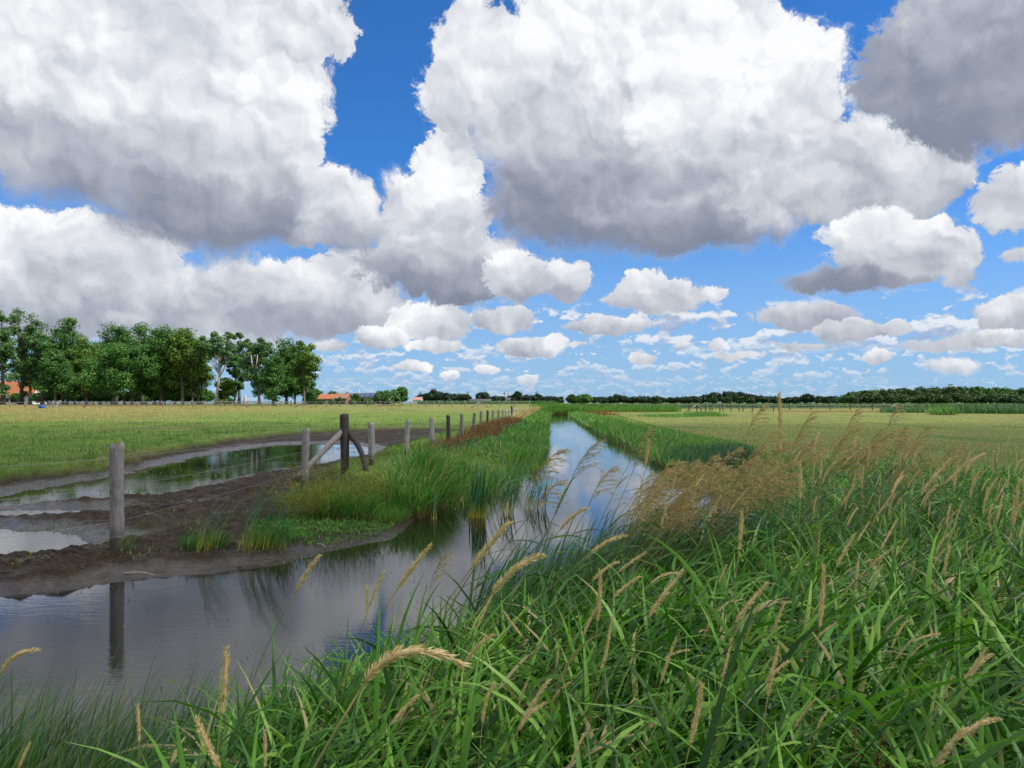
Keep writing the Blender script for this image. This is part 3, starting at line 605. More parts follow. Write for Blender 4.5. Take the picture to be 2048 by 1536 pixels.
for i, (u0, v0, u1, v1, Yd, bend, lab, fat) in enumerate(NAMED):
    du, dv = u1-u0, v0-v1; Lp = math.hypot(du, dv)/F*Yd
    cs = (1, 1., .99, .96, .85)[bend]; sc_ = Lp/(.13*cs); ang = math.atan2(du, dv)-(0, .07, .25, .5, .85)[bend]
    seed_stalk(((u0-1024)/F*Yd, Yd, CZ-(v0-HZ)/F*Yd), ang, U(-.15, .15), sc_, bend+5*(i % 2) if bend else 5*(i % 2), lab, 'seed heads of the tall grass', (fat*.9 if fat > 1.3 else fat*1.05)*(.62 if 'horizon' in lab else 1))
z1 = [('small tan seed head in the dense right-hand grass', 'small seed heads in the right-hand grass', 92, (3.0, 5.4), (960, 1240), (1560, 2060)),
      ('little tan seed head standing against the mown field', 'little seed heads against the mown field', 34, (4.4, 6.5), (905, 985), (1580, 2060)),
      ('little seed head among the brown reed plumes', 'little seed heads among the plumes', 14, (3.6, 5.), (960, 1080), (1240, 1560)),
      ('small seed head sunk among the front blades', 'small seed heads among the front blades', 16, (1.7, 2.4), (1250, 1500), (900, 1950))]
for lab, grp, n, yr, vr, ur in z1:
    for k in range(n):
        Yd = U(*yr); u, v = U(*ur), U(*vr)
        if grp.startswith('small seed heads in the right'): u = 2060-(u-1560)*U(.2, 1)**.7
        bend = int(rng.choice([0, 1, 1, 2, 2, 3])); ang = U(.05, .85)-(0, .07, .25, .5)[bend]
        seed_stalk(((u-1024)/F*Yd, Yd, CZ-(v-HZ)/F*Yd), ang, U(-.6, .6), U(.6, 1.2), bend+5*(k % 2), lab, grp, U(.6, 1.05))
# ------------------------------------------------------------------ reeds with plumes
def plume_variant(k):
    r = np.random.default_rng(300+k); ph, Ls = MB(), .26
    t = np.linspace(0, 1, 12); a = math.pi/2-(.35+.5*r.random())*t**1.2; st = Ls/11
    X_ = np.concatenate([[0], np.cumsum(np.cos(a[:-1]))*st]); Z_ = np.concatenate([[0], np.cumsum(np.sin(a[:-1]))*st])
    Vt, Ft = tube(np.c_[X_, 0*X_, Z_], np.linspace(.0016, .0006, 12), 4); ph.add(Vt, Ft, tint=.3, along=1)
    for i in range(20):
        f = .04+.92*(i/20)**.9; b = np.array([np.interp(f, t, X_), 0, np.interp(f, t, Z_)]); az = r.normal(0, .75); L_ = (.15*(1-f)+.05)*r.uniform(.7, 1.1)
        e0 = r.uniform(.75, 1.25); dr = r.uniform(.4, 1.2); m = 9; s = np.linspace(0, 1, m); ee = e0-dr*s**1.1
        D = np.c_[np.cos(ee)*np.cos(az), np.cos(ee)*np.sin(az), np.sin(ee)]; p = b+np.vstack([[0, 0, 0], np.cumsum(D[:-1]*L_/(m-1), 0)])
        Vt, Ft = tube(p, .0006, 3, False); ph.add(Vt, Ft, tint=.35, along=1)
        q = 26; j = r.integers(1, m, q); pj = p[j]+r.normal(0, .0022, (q, 3)); el = ee[j]+r.normal(0, .35, q)
        bl(ph, pj, az+r.normal(0, .45, q), el, r.uniform(.014, .028, q), r.uniform(.0018, .0030, q), .1, S=2, tint=np.clip(r.normal(.5, .22, q), 0, 1), twist=r.random(q)*3)
    stm = MB(); n = 12; s = np.linspace(0, 1, n); aa = math.pi/2-.0*s
    sx = -.22*s+.10*s**2; sz = -1.25*s
    Vt, Ft = tube(np.c_[sx, 0*sx, sz], np.linspace(.0018, .0034, n), 5); stm.add(Vt, Ft, tint=.25, along=1)
    lv = MB(); nlv = 6; sl = np.linspace(.15, .8, nlv)
    bl(lv, np.c_[-.22*sl+.10*sl**2, 0*sl, -1.25*sl], r.normal(0, .5, nlv), r.uniform(.7, 1.2, nlv), r.uniform(.25, .42, nlv), r.uniform(.013, .02, nlv), r.uniform(.5, 1.5, nlv), S=7, fold=.25, twist=r.normal(0, .4, nlv))
    return [('stem', mesh_of(stm, 'stem', M_['stalk'])), ('plume', mesh_of(ph, 'plume', M_['panicle'])), ('leaf', mesh_of(lv, 'leaf', M_['reed']))]
PV = [plume_variant(k) for k in range(8)]
def reed(loc, lean_, yaw, s, var, label, group):
    r = empty('reed', loc, label, 'reed', group); r.rotation_euler = (Matrix.Rotation(yaw, 4, 'Z') @ Matrix.Rotation(lean_, 4, 'Y')).to_euler(); r.scale = (s, s, s)
    for nm, me in PV[var]: o = bpy.data.objects.new(nm, me); C.objects.link(o); o.parent = r
# plume base (u, v), distance, lean, size, label
RN = [(1050, 985, 4.6, .45, 1.3, 'tall dark reed plume over the water, left of the trio'), (1142, 965, 4.7, .30, 1.15, 'middle plume of the trio against the water, leaning right'),
      (1178, 1010, 4.4, .35, 1.0, 'lowest plume of the trio against the water'), (1265, 945, 5.2, .25, .8, 'thin reed plume right of the trio against the water'),
      (1060, 1030, 4.2, .5, 1.0, 'short reed plume under the tall dark one'), (860, 1180, 3.4, .15, .7, 'feathery reed plume low over the water beside the cattail reflection'),
      (1270, 905, 6.2, .35, .9, 'wispy plume before the far right bank reeds'), (1490, 885, 5.6, .25, 1.15, 'tall slender plume standing left of the tallest seed head'),
      (1690, 870, 6.0, .30, .9, 'plume rising to the horizon in front of the mown field'), (1770, 870, 6.4, .35, 1.1, 'dark plume with drooping branches before the mown field'),
      (1590, 890, 6., .3, 1.1, 'brown plume just right of the tallest seed head')]
for u, v, Yd, ln, s, lab in RN: reed(((u-1024)/F*Yd, Yd, CZ-(v-HZ)/F*Yd), ln, U(-.3, .3), s, int(rng.integers(8)), lab, 'reeds with plumes')
for k in range(88):
    q = k/86.; u = 1235+290*rng.random()+U(-20, 30); v = 1105-110*rng.random()-.33*(u-1270); Yd = U(4.2, 5.8)
    reed(((u-1024)/F*Yd, Yd, CZ-(v-HZ)/F*Yd), U(.35, .85), U(-.7, .7), U(.8, 1.15), int(rng.integers(8)), 'brown reed plume in the dense leaning tuft right of the water', 'brown plumes of the dense tuft')
for k in range(48):
    u = 1560+rng.random()**1.2*340; v = 905+.10*(u-1560)+U(-22, 55); Yd = U(5.2, 7.6)
    reed(((u-1024)/F*Yd, Yd, CZ-(v-HZ)/F*Yd), U(.25, .7), U(-.7, .7), U(.7, 1.1), int(rng.integers(8)), 'brown reed plume in the row before the mown field', 'brown plumes before the mown field')
# upright reed leaves of the middle (dark broad ones before the water)
mb = MB(); xy = pts_in(480, -.35, 1.9, 3.6, 6.6, lambda x, y: near_land(x, y, -.1) & (sdpoly(x, y, near_poly) > -1.2)); n = len(xy); z = gz(xy[:, 0], xy[:, 1])
for k in range(3): bl(mb, np.c_[xy+G(0, .03, (n, 2)), z+.05*k], lean(n, .45), U(1.05, 1.45, n), U(.5, .95, n), U(.016, .030, n), U(.1, .8, n), S=7, fold=.25, twist=G(0, .4, n))
tag(mb.build('reed_leaves', M_['reed']), 'dark upright reed leaves on the near edge of the water', 'reed leaves', kind='stuff')
mb = MB(); xy = pts_in(900, 1.2, 6.5, 5., 9., lambda x, y: near_land(x, y, 0) & (x > .35*y-1) & (x < .62*y)); n = len(xy); z = gz(xy[:, 0], xy[:, 1])
for k in range(3): bl(mb, np.c_[xy+G(0, .03, (n, 2)), z+.05*k], lean(n, .5), U(1.0, 1.4, n), U(.4, .8, n), U(.010, .018, n), U(.2, 1.1, n), S=6, fold=.2, twist=G(0, .4, n))
tag(mb.build('reed_leaves', M_['reed']), 'reed leaves standing in the right-hand grass belt', 'reed leaves', kind='stuff')
# dock plants gone to seed, rust brown
def dock(x, y, h, n, label):
    mb = MB(); z0 = float(gz(x, y)[0]); r = rng
    for k in range(n):
        a = r.uniform(0, TAU); ln = r.uniform(.05, .35); s = np.linspace(0, 1, 7); L_ = h*r.uniform(.6, 1.)
        p = np.c_[x+np.cos(a)*ln*L_*s**1.3, y+np.sin(a)*ln*L_*s**1.3, z0+L_*s]; Vt, Ft = tube(p, np.linspace(.004, .0015, 7), 5); mb.add(Vt, Ft, tint=.4, along=1)
        q = 150; t = r.uniform(.3, 1, q); b = np.stack([np.interp(t, s, p[:, i]) for i in range(3)], 1)+r.normal(0, .009, (q, 3))
        bl(mb, b, r.uniform(0, TAU, q), r.uniform(-.6, 1, q), r.uniform(.006, .012, q), r.uniform(.005, .009, q), .5, S=2, tint=r.random(q))
    return tag(mb.build('dock_plant', M_['dock']), label, 'dock plant', 'rust brown dock plants')
dock(.83, 1.95, .66, 16, 'rust brown seeding dock deep in the front grass, bottom right'); dock(.92, 2.4, .6, 10, 'rust brown dock behind the bigger one in the grass'); dock(.60, 2.7, .42, 5, 'small reddish dock patch in the mid grass')
# ------------------------------------------------------------------ bank plants
def strip(n, y0, y1, xf, w0, w1, pw=1.):
    """points beside a curve x = xf(y), offsets w0..w1, denser nearby"""
    t = rng.random(n); y = y0*(y1/y0)**t if pw == 1 else y0+(y1-y0)*t; return np.stack([xf(y)+U(w0, w1, n), y], 1)
Ly = np.array([P(*p) for p in canal_px_left[:11]])[::-1]; Ry = np.array([P(*p) for p in canal_px_right])
Rall = np.vstack([[(4.2, 20.5)], Ry]); lx = lambda y: np.interp(y, Ly[:, 1], Ly[:, 0]); rx_ = lambda y: np.interp(y, Rall[:, 1], Rall[:, 0])
fence_pts = [(232, 8.68), (610, 15.2), (690, 16.4), (742, 17.5), (811, 20.6), (865, 24.4), (897, 27.6), (923, 31.2), (947, 35.2), (962, 38.8), (975, 42.4), (986, 46), (998, 50.5), (1005, 54), (1012, 58), (1018, 63),
             (1024, 68), (1029, 72), (1034, 77), (1038.5, 82), (1043, 87), (1047, 92), (1051, 97), (1055, 103), (1059, 109), (1063, 116), (1067, 124), (1070, 132)]
FX = np.array([(u-1024)/F*y for u, y in fence_pts]); FY = np.array([y for u, y in fence_pts]); fx = lambda y: np.interp(y, FY, FX)
def bankgrass(name, xy, h, w, mat, label, cat='bank grass', S=4, spread=1.15, droop=(.3, 1.2), el=(1.0, 1.5), tint=None, down=0.):
    n = len(xy); z = np.maximum(gz(xy[:, 0], xy[:, 1]), -.06)-down; mb = MB()
    k = np.clip(xy[:, 1]/14, .8, 5)**.8; hh = h(xy[:, 0], xy[:, 1]) if callable(h) else h
    bl(mb, np.c_[xy, z], lean(n, spread), U(*el, n), hh*U(.55, 1.15, n), w*U(.6, 1.3, n)*k, U(*droop, n), S=S, twist=G(0, .5, n), tint=tint, wave=G(0, .2, n))
    return tag(mb.build(name, mat), label, cat, kind='stuff')
clump = lambda x, y, s=1.4, o=3: fbm(x*s, y*s*.5, 3, 60+o)
# left bank: green strip between fence and water, up to the end of the canal
def lh(x, y): e = (x-fx(y))/np.maximum(lx(y)-fx(y), .3); return (.10+.32*ss(e, .3, .85))*(.2+1.5*ss(clump(x, y, 1.7), .3, .75))
t = rng.random(30000); y = 12.2*(130/12.2)**(t**.8); e = rng.random(30000)**.75*1.18-.02; xy = np.stack([fx(y)+.15+(lx(y)+.12-fx(y)-.15)*e, y], 1)
k = (clump(xy[:, 0], xy[:, 1], 1.5, 9) > .52-.16*ss(xy[:, 1], 16, 40)) & ~((y < 14.5) & (xy[:, 0] < -2.4)); bankgrass('bank_grass', xy[k], lh, .015, M_['bank'], 'bright green grass on the left bank between posts and water')
t = rng.random(3800); y = 13*(60/13)**t; e = rng.random(3800)*.9+.1; xy = np.stack([fx(y)+.2+(lx(y)+.15-fx(y)-.2)*e, y], 1); xy = xy[clump(xy[:, 0], xy[:, 1], 1.6, 14) > .52]
bankgrass('broad_grass', xy, lambda x, y: .22+.42*clump(x, y, 1.3, 15), .019, M_['cattail'], 'coarse broad-bladed tufts scattered through the left bank', S=5, spread=1.5, el=(.9, 1.5), droop=(.2, 1.7))
# dense tall sedge at the near corner of that bank
xy = pts_in(1900, -2.6, -.5, 11.0, 15.5, lambda x, y: (((x+1.5)/.68)**2+((y-12.9)/1.3)**2 < 1) & (sdpoly(x, y, CANAL) > -.08))
bankgrass('sedge', xy, lambda x, y: .42+.65*clump(x, y, 2., 4)-.1*((x+1.5)/.8)**2, .018, M_['bank'], 'tall sedge clump at the corner of the left bank behind the mud spit', 'sedge', S=6, spread=1.1, droop=(.4, 1.5), el=(1.1, 1.5))
# shallow-water reeds along the left bank
xy = strip(2600, 12.5, 70, lx, -.25, .30); bankgrass('water_reeds', xy, lambda x, y: .2+.45*clump(x, y), .010, M_['bank'], 'thin reeds standing in the shallow water at the left bank', 'reeds', S=5, spread=.5, droop=(0, .5), el=(1.25, 1.55), down=.05)
# right bank
t = rng.random(28000); y = 13.5*(130/13.5)**t; xy = np.stack([rx_(y)-.15+rng.random(28000)**1.3*(2.6+.03*y), y], 1)
bankgrass('bank_grass', xy, lambda x, y: np.maximum(.08, (.62-.17*(x-rx_(y))))*(.35+1.2*clump(x, y, 1.2, 6))*(.35+.65*ss(y, 14, 22)), .015, M_['bank'], 'green grass and reeds on the right bank of the canal')
xy = pts_in(3400, 3.9, 7.6, 17.5, 22.5, lambda x, y: (x > rx_(y)-.05) & (clump(x, y, 1.3, 7) > .44) & (x < rx_(y)+2.0-.2*(y-17.5)))
bankgrass('rushes', xy, lambda x, y: (.30+.6*clump(x, y, 1.6, 8))*(1-.5*ss(x-rx_(y), .8, 2)), .013, M_['rush'], 'dark blue-green rushes on the right bank, nearest the brown plumes', 'rushes', S=5, spread=.7, droop=(.2, .9))
xy = strip(3500, 22, 100, rx_, -.4, .1); bankgrass('water_reeds', xy, .38, .011, M_['sedge'], 'olive fringe of stems in the water along the right bank', 'reeds', S=3, spread=.6, down=.05)
# reed bed closing the canal, dry grass on its corner
xy = np.concatenate([np.stack([U(4, 26, 8000), U(118, 130, 8000)], 1), np.stack([U(4.6, 10, 3000), U(115.5, 119, 3000)], 1)]); bankgrass('reed_bed', xy, 1.15, .013, M_['bank'], 'green reed bed closing the far end of the canal', 'reed bed', S=3, spread=.5, droop=(0, .4), el=(1.3, 1.55), down=0)
xy = strip(5200, 62, 128, fx, .15, 1.1); bankgrass('dry_grass', xy, lambda x, y: .55+.5*clump(x, y), .012, M_['straw'], 'pale dry grass beside the last fence posts', 'dry grass', S=3)
xy = strip(2300, 31, 58, fx, -.2, 1.3); bankgrass('dock_stand', xy, lambda x, y: .35+.4*clump(x, y), .011, M_['dock'], 'rust brown seeding dock along the middle fence posts', 'dock', S=3, el=(1.1, 1.5), droop=(.1, .5))
xy = strip(1500, 22, 31, fx, -.1, .9); bankgrass('dock_stand', xy, lambda x, y: .2+.35*clump(x, y), .009, M_['dock'], 'sparse brown stems by the posts nearer than the rusty stand', 'dock', S=3)
xy = np.stack([rx_(U(84, 104, 420))+U(1.5, 5, 420), U(84, 104, 420)], 1); bankgrass('dock_stand', xy, lambda x, y: .9*clump(x, y, .8), .012, M_['dock'], 'rust brown dock tops on the far right bank', 'dock', S=3, el=(1.2, 1.5), droop=(0, .4))
# reed tufts on the mud spit, each one a plant
def tuft(name, cx, cy, r, n, h, w, mat, label, cat, z=None, el=(1.1, 1.5), droop=(.3, 1.3), spread=.6, S=6, fold=0, group=None, lw=WIND):
    a = U(0, TAU, n); q = r*np.sqrt(rng.random(n)); x, y = cx+np.cos(a)*q, cy+np.sin(a)*q*.7
    zz = (np.maximum(gz(x, y), -.03) if z is None else np.full(n, z)); mb = MB()
    bl(mb, np.c_[x, y, zz], lw+G(0, spread, n), U(*el, n), h*U(.5, 1.1, n), w*U(.6, 1.3, n), U(*droop, n), S=S, fold=fold, twist=G(0, .4, n), wave=G(0, .2, n))
    return tag(mb.build(name, mat), label, cat, group)
tuft('reed_tuft', -2.95, 8.75, .20, 80, 1.02, .010, M_['cattail'], 'bigger reed tuft with bare brown stems at the mud edge', 'reed tuft', el=(1.3, 1.55), droop=(.5, 1.6), spread=.4)
tuft('reed_tuft', -3.42, 8.65, .13, 36, .92, .010, M_['cattail'], 'smaller thin reed tuft left of the bigger one on the mud', 'reed tuft', el=(1.3, 1.55), droop=(.6, 1.9), spread=.4)
tuft('reed_tuft', -2.72, 8.9, .18, 46, .5, .009, M_['cattail'], 'short reed tuft on the right side of the bigger one', 'reed tuft', el=(1.2, 1.55), spread=.5)
tuft('grass_tuft', -4.28, 8.52, .10, 34, .26, .008, M_['mat'], 'small green grass tuft at the foot of the nearest post', 'grass tuft')
tuft('grass_tuft', -3.55, 8.9, .3, 420, .22, .007, M_['mat'], 'low green tuft under the smaller reed tuft', 'grass tuft')
tuft('grass_tuft', -2.85, 9.0, .28, 420, .26, .007, M_['mat'], 'low green tuft under the bigger reed tuft', 'grass tuft')
# yellow-based cattails in the water
tuft('cattail_clump', -.54, 11.75, .14, 75, .92, .020, M_['cattail'], 'cattail clump with yellow bases standing in the water', 'cattails', z=-.02, el=(1.32, 1.56), droop=(.0, .5), spread=1.2, S=8, fold=.15)
tuft('cattail_clump', -.30, 11.8, .14, 20, 1.35, .018, M_['cattail'], 'long cattail leaves arching to the right over the water', 'cattails', z=-.02, el=(1.2, 1.4), droop=(1.6, 2.4), spread=.25, S=10, fold=.15)
tuft('cattail_clump', -.08, 12.3, .10, 26, .80, .018, M_['cattail'], 'second yellow-based cattail clump right of the first', 'cattails', z=-.02, el=(1.3, 1.56), droop=(.1, .8), spread=1., S=8, fold=.15)
tuft('cattail_clump', -1.18, 11.6, .06, 9, .55, .014, M_['cattail'], 'small cattail shoot in the water left of the clumps', 'cattails', z=-.02, el=(1.2, 1.56), droop=(.2, 1.), spread=1., S=6)
tuft('cattail_clump', .35, 12.9, .22, 70, .8, .012, M_['cattail'], 'loose green water grass behind the second cattail clump', 'cattails', z=-.02, el=(1.2, 1.56), droop=(.3, 1.6), spread=.8, S=6)
# weedy bush at the foot of the fence corner
def weeds(name, cx, cy, rx, ry, n, h, mat, label, leaf=(.025, .06), lw=.011, q=15, leanx=.15):
    mb = MB(); a = U(0, TAU, n); rr_ = np.sqrt(rng.random(n)); x, y = cx+np.cos(a)*rr_*rx, cy+np.sin(a)*rr_*ry; z = gz(x, y); hh = h*(1-.5*rr_**2)*U(.35, 1.15, n); la = U(0, TAU, n); lk = .55*rr_+.08
    tx = np.cos(a)*lk+leanx
    for i in range(q):
        f = rng.random(n)**.6; b = np.c_[x+tx*hh*f**1.5+G(0, .015, n), y+np.sin(a)*lk*hh*f**1.5+G(0, .015, n), z+hh*f]
        bl(mb, b, U(0, TAU, n), U(.1, 1.3, n), U(*leaf, n), lw*U(.6, 1.4, n), U(.1, 1., n), S=2, tint=np.clip(.25+.55*f+G(0, .15, n)+.35*(clump(x, y, 1.6, 2)-.5), 0, 1))
    bl(mb, np.c_[x, y, z], a, np.pi/2-lk*.8, hh, .004, .1, S=3, tint=.85)
    return tag(mb.build(name, mat), label, 'weeds')
weeds('weed_bush', -2.72, 11.3, .66, .6, 620, .86, M_['weed'], 'rounded yellow-green weed bush with reddish seed stems at the fence corner')
tuft('grass_tuft', -2.35, 11.0, .42, 620, .5, .012, M_['bank'], 'fresh green grass tuft growing out of the right side of the weed bush', 'grass tuft', spread=1.)
weeds('weed_bush', -2.35, 12.3, .7, .7, 700, .50, M_['weed'], 'lower weedy growth round the foot of the thick corner post', leaf=(.03, .07))
xy = pts_in(9000, -3.6, -1.2, 9.2, 12.2, lambda x, y: (((x+2.35)/1.15)**2+((y-10.5)/1.3)**2 < 1) & (sdpoly(x, y, CANAL) > .12))
bankgrass('ground_cover', xy, lambda x, y: .05+.05*clump(x, y, 2.), .010, M_['mat'], 'bright green low ground cover round the weed bush', 'ground cover', S=2, spread=3., el=(.3, 1.3), droop=(.2, 1.2))
xy = pts_in(3200, -2.2, -1.0, 10.6, 13., lambda x, y: (((x+1.95)/.7)**2+((y-11.8)/1.)**2 < 1) & (sdpoly(x, y, CANAL) > .1))
bankgrass('bank_grass', xy, .26, .007, M_['bank'], 'fine green grass sloping down right of the weed bush', S=4)
xy = pts_in(12000, -4.8, .6, 12.6, 26, lambda x, y: (fx(y)+.1 < x+.0) & (x < lx(y)) | ((y > 17) & (x > fx(y)-3+.06*y) & (x < lx(y))))
bankgrass('bank_grass', xy, .11, .007, M_['pasture'], 'short trampled grass under and behind the fence posts', S=2, spread=1.6, el=(.5, 1.4))
# pasture: short blades thinning with distance; taller straw towards the far fence
def screen_pts(n, u0, u1, v0, v1, z=.3): u, v = U(u0, u1, n), U(v0, v1, n); Yd = F*(CZ-z)/(v-HZ); return np.stack([(u-1024)/F*Yd, Yd], 1)
xy = screen_pts(95000, -60, 1060, 826, 1010); f_ = fields(xy[:, 0], xy[:, 1]); k = (f_[1] < .35) & (f_[3] > .15) & (xy[:, 0] < fx(xy[:, 1])-.05) & (f_[2] > .5); xy = xy[k]
mb = MB(); n = len(xy); s_ = xy[:, 1]/15; dr = ss(xy[:, 1], 45, 85)*.28+(1-ss(xy[:, 0]/xy[:, 1], -.62, -.45))*ss(xy[:, 1], 25, 45)*.35
bl(mb, np.c_[xy, f_[0][k]-.01], lean(n, 1.3), U(.5, 1.4, n), U(.05, .12, n)*np.clip(s_, .9, 1.8)*(.5+1.1*clump(xy[:, 0], xy[:, 1], .9, 2)), .006*np.clip(s_, .9, 5), U(.1, 1., n), S=2, tint=np.clip(.16+dr+.95*(fbm(xy[:, 0]*.5, xy[:, 1]*.22, 4, 8)-.47)+G(0, .13, n), 0, 1))
tag(mb.build('pasture_grass', M_['pasture']), 'short green grass of the left pasture', 'grass', kind='stuff')
xy = screen_pts(42000, -60, 1050, 814.5, 850, .55); k = (xy[:, 0] < fx(xy[:, 1])-.8) & (rng.random(len(xy)) < ss(clump(xy[:, 0]*.22, xy[:, 1]*.2, 1., 5)+.35*ss(xy[:, 1], 50, 110)-.42*ss(xy[:, 0]/xy[:, 1], -.5, -.2), .5, .8)) & (xy[:, 1] < 210); xy = xy[k]; n = len(xy)
mb = MB(); bl(mb, np.c_[xy, gz(xy[:, 0], xy[:, 1])], lean(n, 1.), U(.9, 1.5, n), U(.18, .42, n), .006*np.clip(xy[:, 1]/16, 2, 9), U(.2, 1., n), S=2)
tag(mb.build('straw_grass', M_['straw']), 'tall straw-coloured grass across the far part of the left pasture', 'dry grass', kind='stuff')
xy = screen_pts(90000, 1120, 2110, 822, 975, .33); k = (xy[:, 0] > rx_(xy[:, 1])+1.2) & (sdpoly(xy[:, 0], xy[:, 1], near_poly) > .1); xy = xy[k]; n = len(xy); s_ = xy[:, 1]/15
mb = MB(); st_ = fbm(xy[:, 0]*.08, xy[:, 1]*.9, 3, 71)
bl(mb, np.c_[xy, gz(xy[:, 0], xy[:, 1])-.01], lean(n, 1.5), U(.3, 1.3, n), U(.04, .09, n)*np.clip(s_, .9, 1.6), .006*np.clip(s_, .9, 5), U(.1, 1., n), S=2, tint=np.clip(.05+.75*st_+G(0, .2, n)-.35*(1-ss(xy[:, 0]-rx_(xy[:, 1]), 2, 6)), 0, 1))
tag(mb.build('stubble_grass', M_['field']), 'mown olive and straw grass of the right-hand field', 'grass', kind='stuff')
cc = screen_pts(230, -40, 1000, 835, 960); cc = cc[(fields(cc[:, 0], cc[:, 1])[1] < .1) & (cc[:, 0] < fx(cc[:, 1])-1)]; xy = np.repeat(cc, 30, 0); xy = xy+G(0, .16, xy.shape)*np.clip(xy[:, 1:]/30, .6, 2)
bankgrass('tussock_grass', xy, .17, .010, M_['bank'], 'darker rough tussocks scattered over the left pasture', 'grass', S=3, spread=1.8, el=(.7, 1.5), tint=U(0, .5, len(xy)))
cc = screen_pts(150, 1180, 2080, 835, 930); cc = cc[(cc[:, 0] > rx_(cc[:, 1])+4)]; xy = np.repeat(cc, 26, 0); xy = xy+G(0, .2, xy.shape)*np.array([2.2, .5])
bankgrass('tussock_grass', xy, .10, .010, M_['straw'], 'thin lines of pale mown hay over the right field', 'grass', S=2, spread=1.8, el=(.3, 1.4))
def mound(u, v, hw, n, h, label, mat='bank'):
    c = P(u, v, .35); r = hw/F*c[1]; x, y = c[0]+G(0, r*.5, n), c[1]+G(0, r*.6, n); mb = MB(); bl(mb, np.c_[x, y, gz(x, y)], lean(n, 1.2), U(.8, 1.5, n), h*U(.5, 1.2, n), .05, U(.1, .8, n), S=3)
    tag(mb.build('grass_mound', M_[mat]), label, 'grass mound')
mound(1405, 832, 36, 2600, .5, 'bright green tussock patch alone in the right-hand field'); mound(1340, 833, 60, 1800, .3, 'low yellow-green patch left of the bright tussock')
mound(1885, 829, 22, 900, 1.2, 'yellow-green weed clump at the left end of the right reed bed')
# crop and reed beds across the distance
def bed(name, u0, u1, Y0, Y1, h, n, label, mat='crop', w=.10):
    x = U((u0-1024)/F, (u1-1024)/F, n); y = U(Y0, Y1, n); x = x*y; mb = MB()
    bl(mb, np.c_[x, y, gz(x, y)-.05], lean(n, 1.2), U(1.1, 1.55, n), h*U(.7, 1.12, n), w*U(.6, 1.4, n), U(.1, .9, n), S=3, tint=np.clip(G(.5, .25, n), 0, 1)); return tag(mb.build(name, M_[mat]), label, 'reed bed' if 'reed' in name else 'crop', kind='stuff')
bed('reed_bed', 1905, 2240, 101, 112, 1.25, 7000, 'grey-green reed bed at the right edge before the wood')
bed('reed_bed', 1760, 1925, 112, 124, .9, 2500, 'lower reeds and straw left of the tall reed bed'); bed('reed_bed', 1560, 1760, 118, 124, .45, 3000, 'straw verge behind the mown field', 'straw', .06)
bed('crop_rows', 1130, 2300, 190, 206, 1.5, 16000, 'long dark green crop strip behind the right field', 'crop', .14); bed('crop_rows', 835, 1130, 225, 240, 1.3, 5000, 'green crop strip beyond the end of the canal', 'crop', .16)
bed('crop_rows', 1060, 1260, 135, 150, .8, 4000, 'green marsh plants just behind the canal end', 'bank', .07)
# ------------------------------------------------------------------ fences
def post_mesh(h, r, segs=22, rows=26, seed=0, top=.004):
    g = np.random.default_rng(seed); th = np.arange(segs)*TAU/segs; z = np.linspace(-.15, h, rows); gro = g.normal(0, .035, segs); gro = (gro+np.roll(gro, 1)*.5); deep = g.integers(0, segs, 2); gro[deep] -= .10
    bend = g.normal(0, .012, 2); V = []
    for i, zz in enumerate(z):
        k = r*(1+gro+g.normal(0, .012, segs)+.02*math.sin(zz*5+seed)); f = zz/h
        V.append(np.c_[np.cos(th)*k+bend[0]*f*f+.01*math.sin(zz*3+seed), np.sin(th)*k+bend[1]*f*f, np.full(segs, zz)+(g.normal(0, .007, segs)+.022*np.cos(th+seed) if i == rows-1 else 0)])
    V = np.concatenate(V+[[[bend[0]+.01*math.sin(h*3+seed), bend[1], h-.004]]]); i, j = np.meshgrid(np.arange(rows-1), np.arange(segs), indexing='ij'); j2 = (j+1) % segs
    Q = np.stack([i*segs+j, i*segs+j2, (i+1)*segs+j2, (i+1)*segs+j], -1).reshape(-1, 4); k = np.arange(segs); T = np.stack([(rows-1)*segs+k, (rows-1)*segs+(k+1) % segs, np.full(segs, rows*segs)], 1); return V, [Q, T]
nf = empty('post_and_wire_fence', (FX[0], FY[0], .13), 'weathered post and wire fence running from the nearest post back along the canal', 'fence')
def put_post(name, x, y, h, r, seed, mat, tilt=(0, 0), parent=nf, rows=26, zb=None):
    Vp, Fp = post_mesh(h, r, 22 if rows > 10 else 8, rows, seed); o = mobj(name, Vp, Fp, M_[mat], parent); zb = float(gz(x, y)[0]) if zb is None else zb
    pl = np.array(parent.location); o.location = (x-pl[0], y-pl[1], zb-pl[2]); o.rotation_euler = (tilt[0], tilt[1], seed*.7); return o
tops = [888, 858, 829, 846, 841, 836, 831, 829, 826, 822, 821, 820, 819, 819, 818.5, 818, 811.5, 817.5, 817, 816.5, 816, 816, 815.5, 815, 815, 814.5, 810, 814]
for i, (x, y) in enumerate(zip(FX, FY)):
    ht = CZ-(tops[i]-HZ)/F*y; zb = max(.08, float(gz(x, y)[0])); thick = i in (2, 16, 26)
    put_post('post', x, y, ht-zb, .074 if i == 0 else .095 if i == 2 else .062+.012*rng.random() if not thick else .09, i+1, 'strainer' if thick or i in (6, 10) else 'post', (G(0, .02)*(i > 0), G(0, .028)*(i > 0)), rows=26 if i < 12 else 8, zb=zb)
def log(name, p0, p1, r, mat, bend, parent, seed):
    g = np.random.default_rng(seed); t = np.linspace(0, 1, 14)[:, None]; p0, p1 = np.array(p0), np.array(p1); pts = p0*(1-t)+p1*t+np.array(bend)*np.sin(np.pi*t); Vt, Ft = tube(pts, r*(1+.08*np.sin(t[:, 0]*9)+.25*t[:, 0]*0), 12)
    Vt = Vt+g.normal(0, .0025, Vt.shape); o = mobj(name, Vt-np.array(parent.location), Ft, M_[mat], parent)
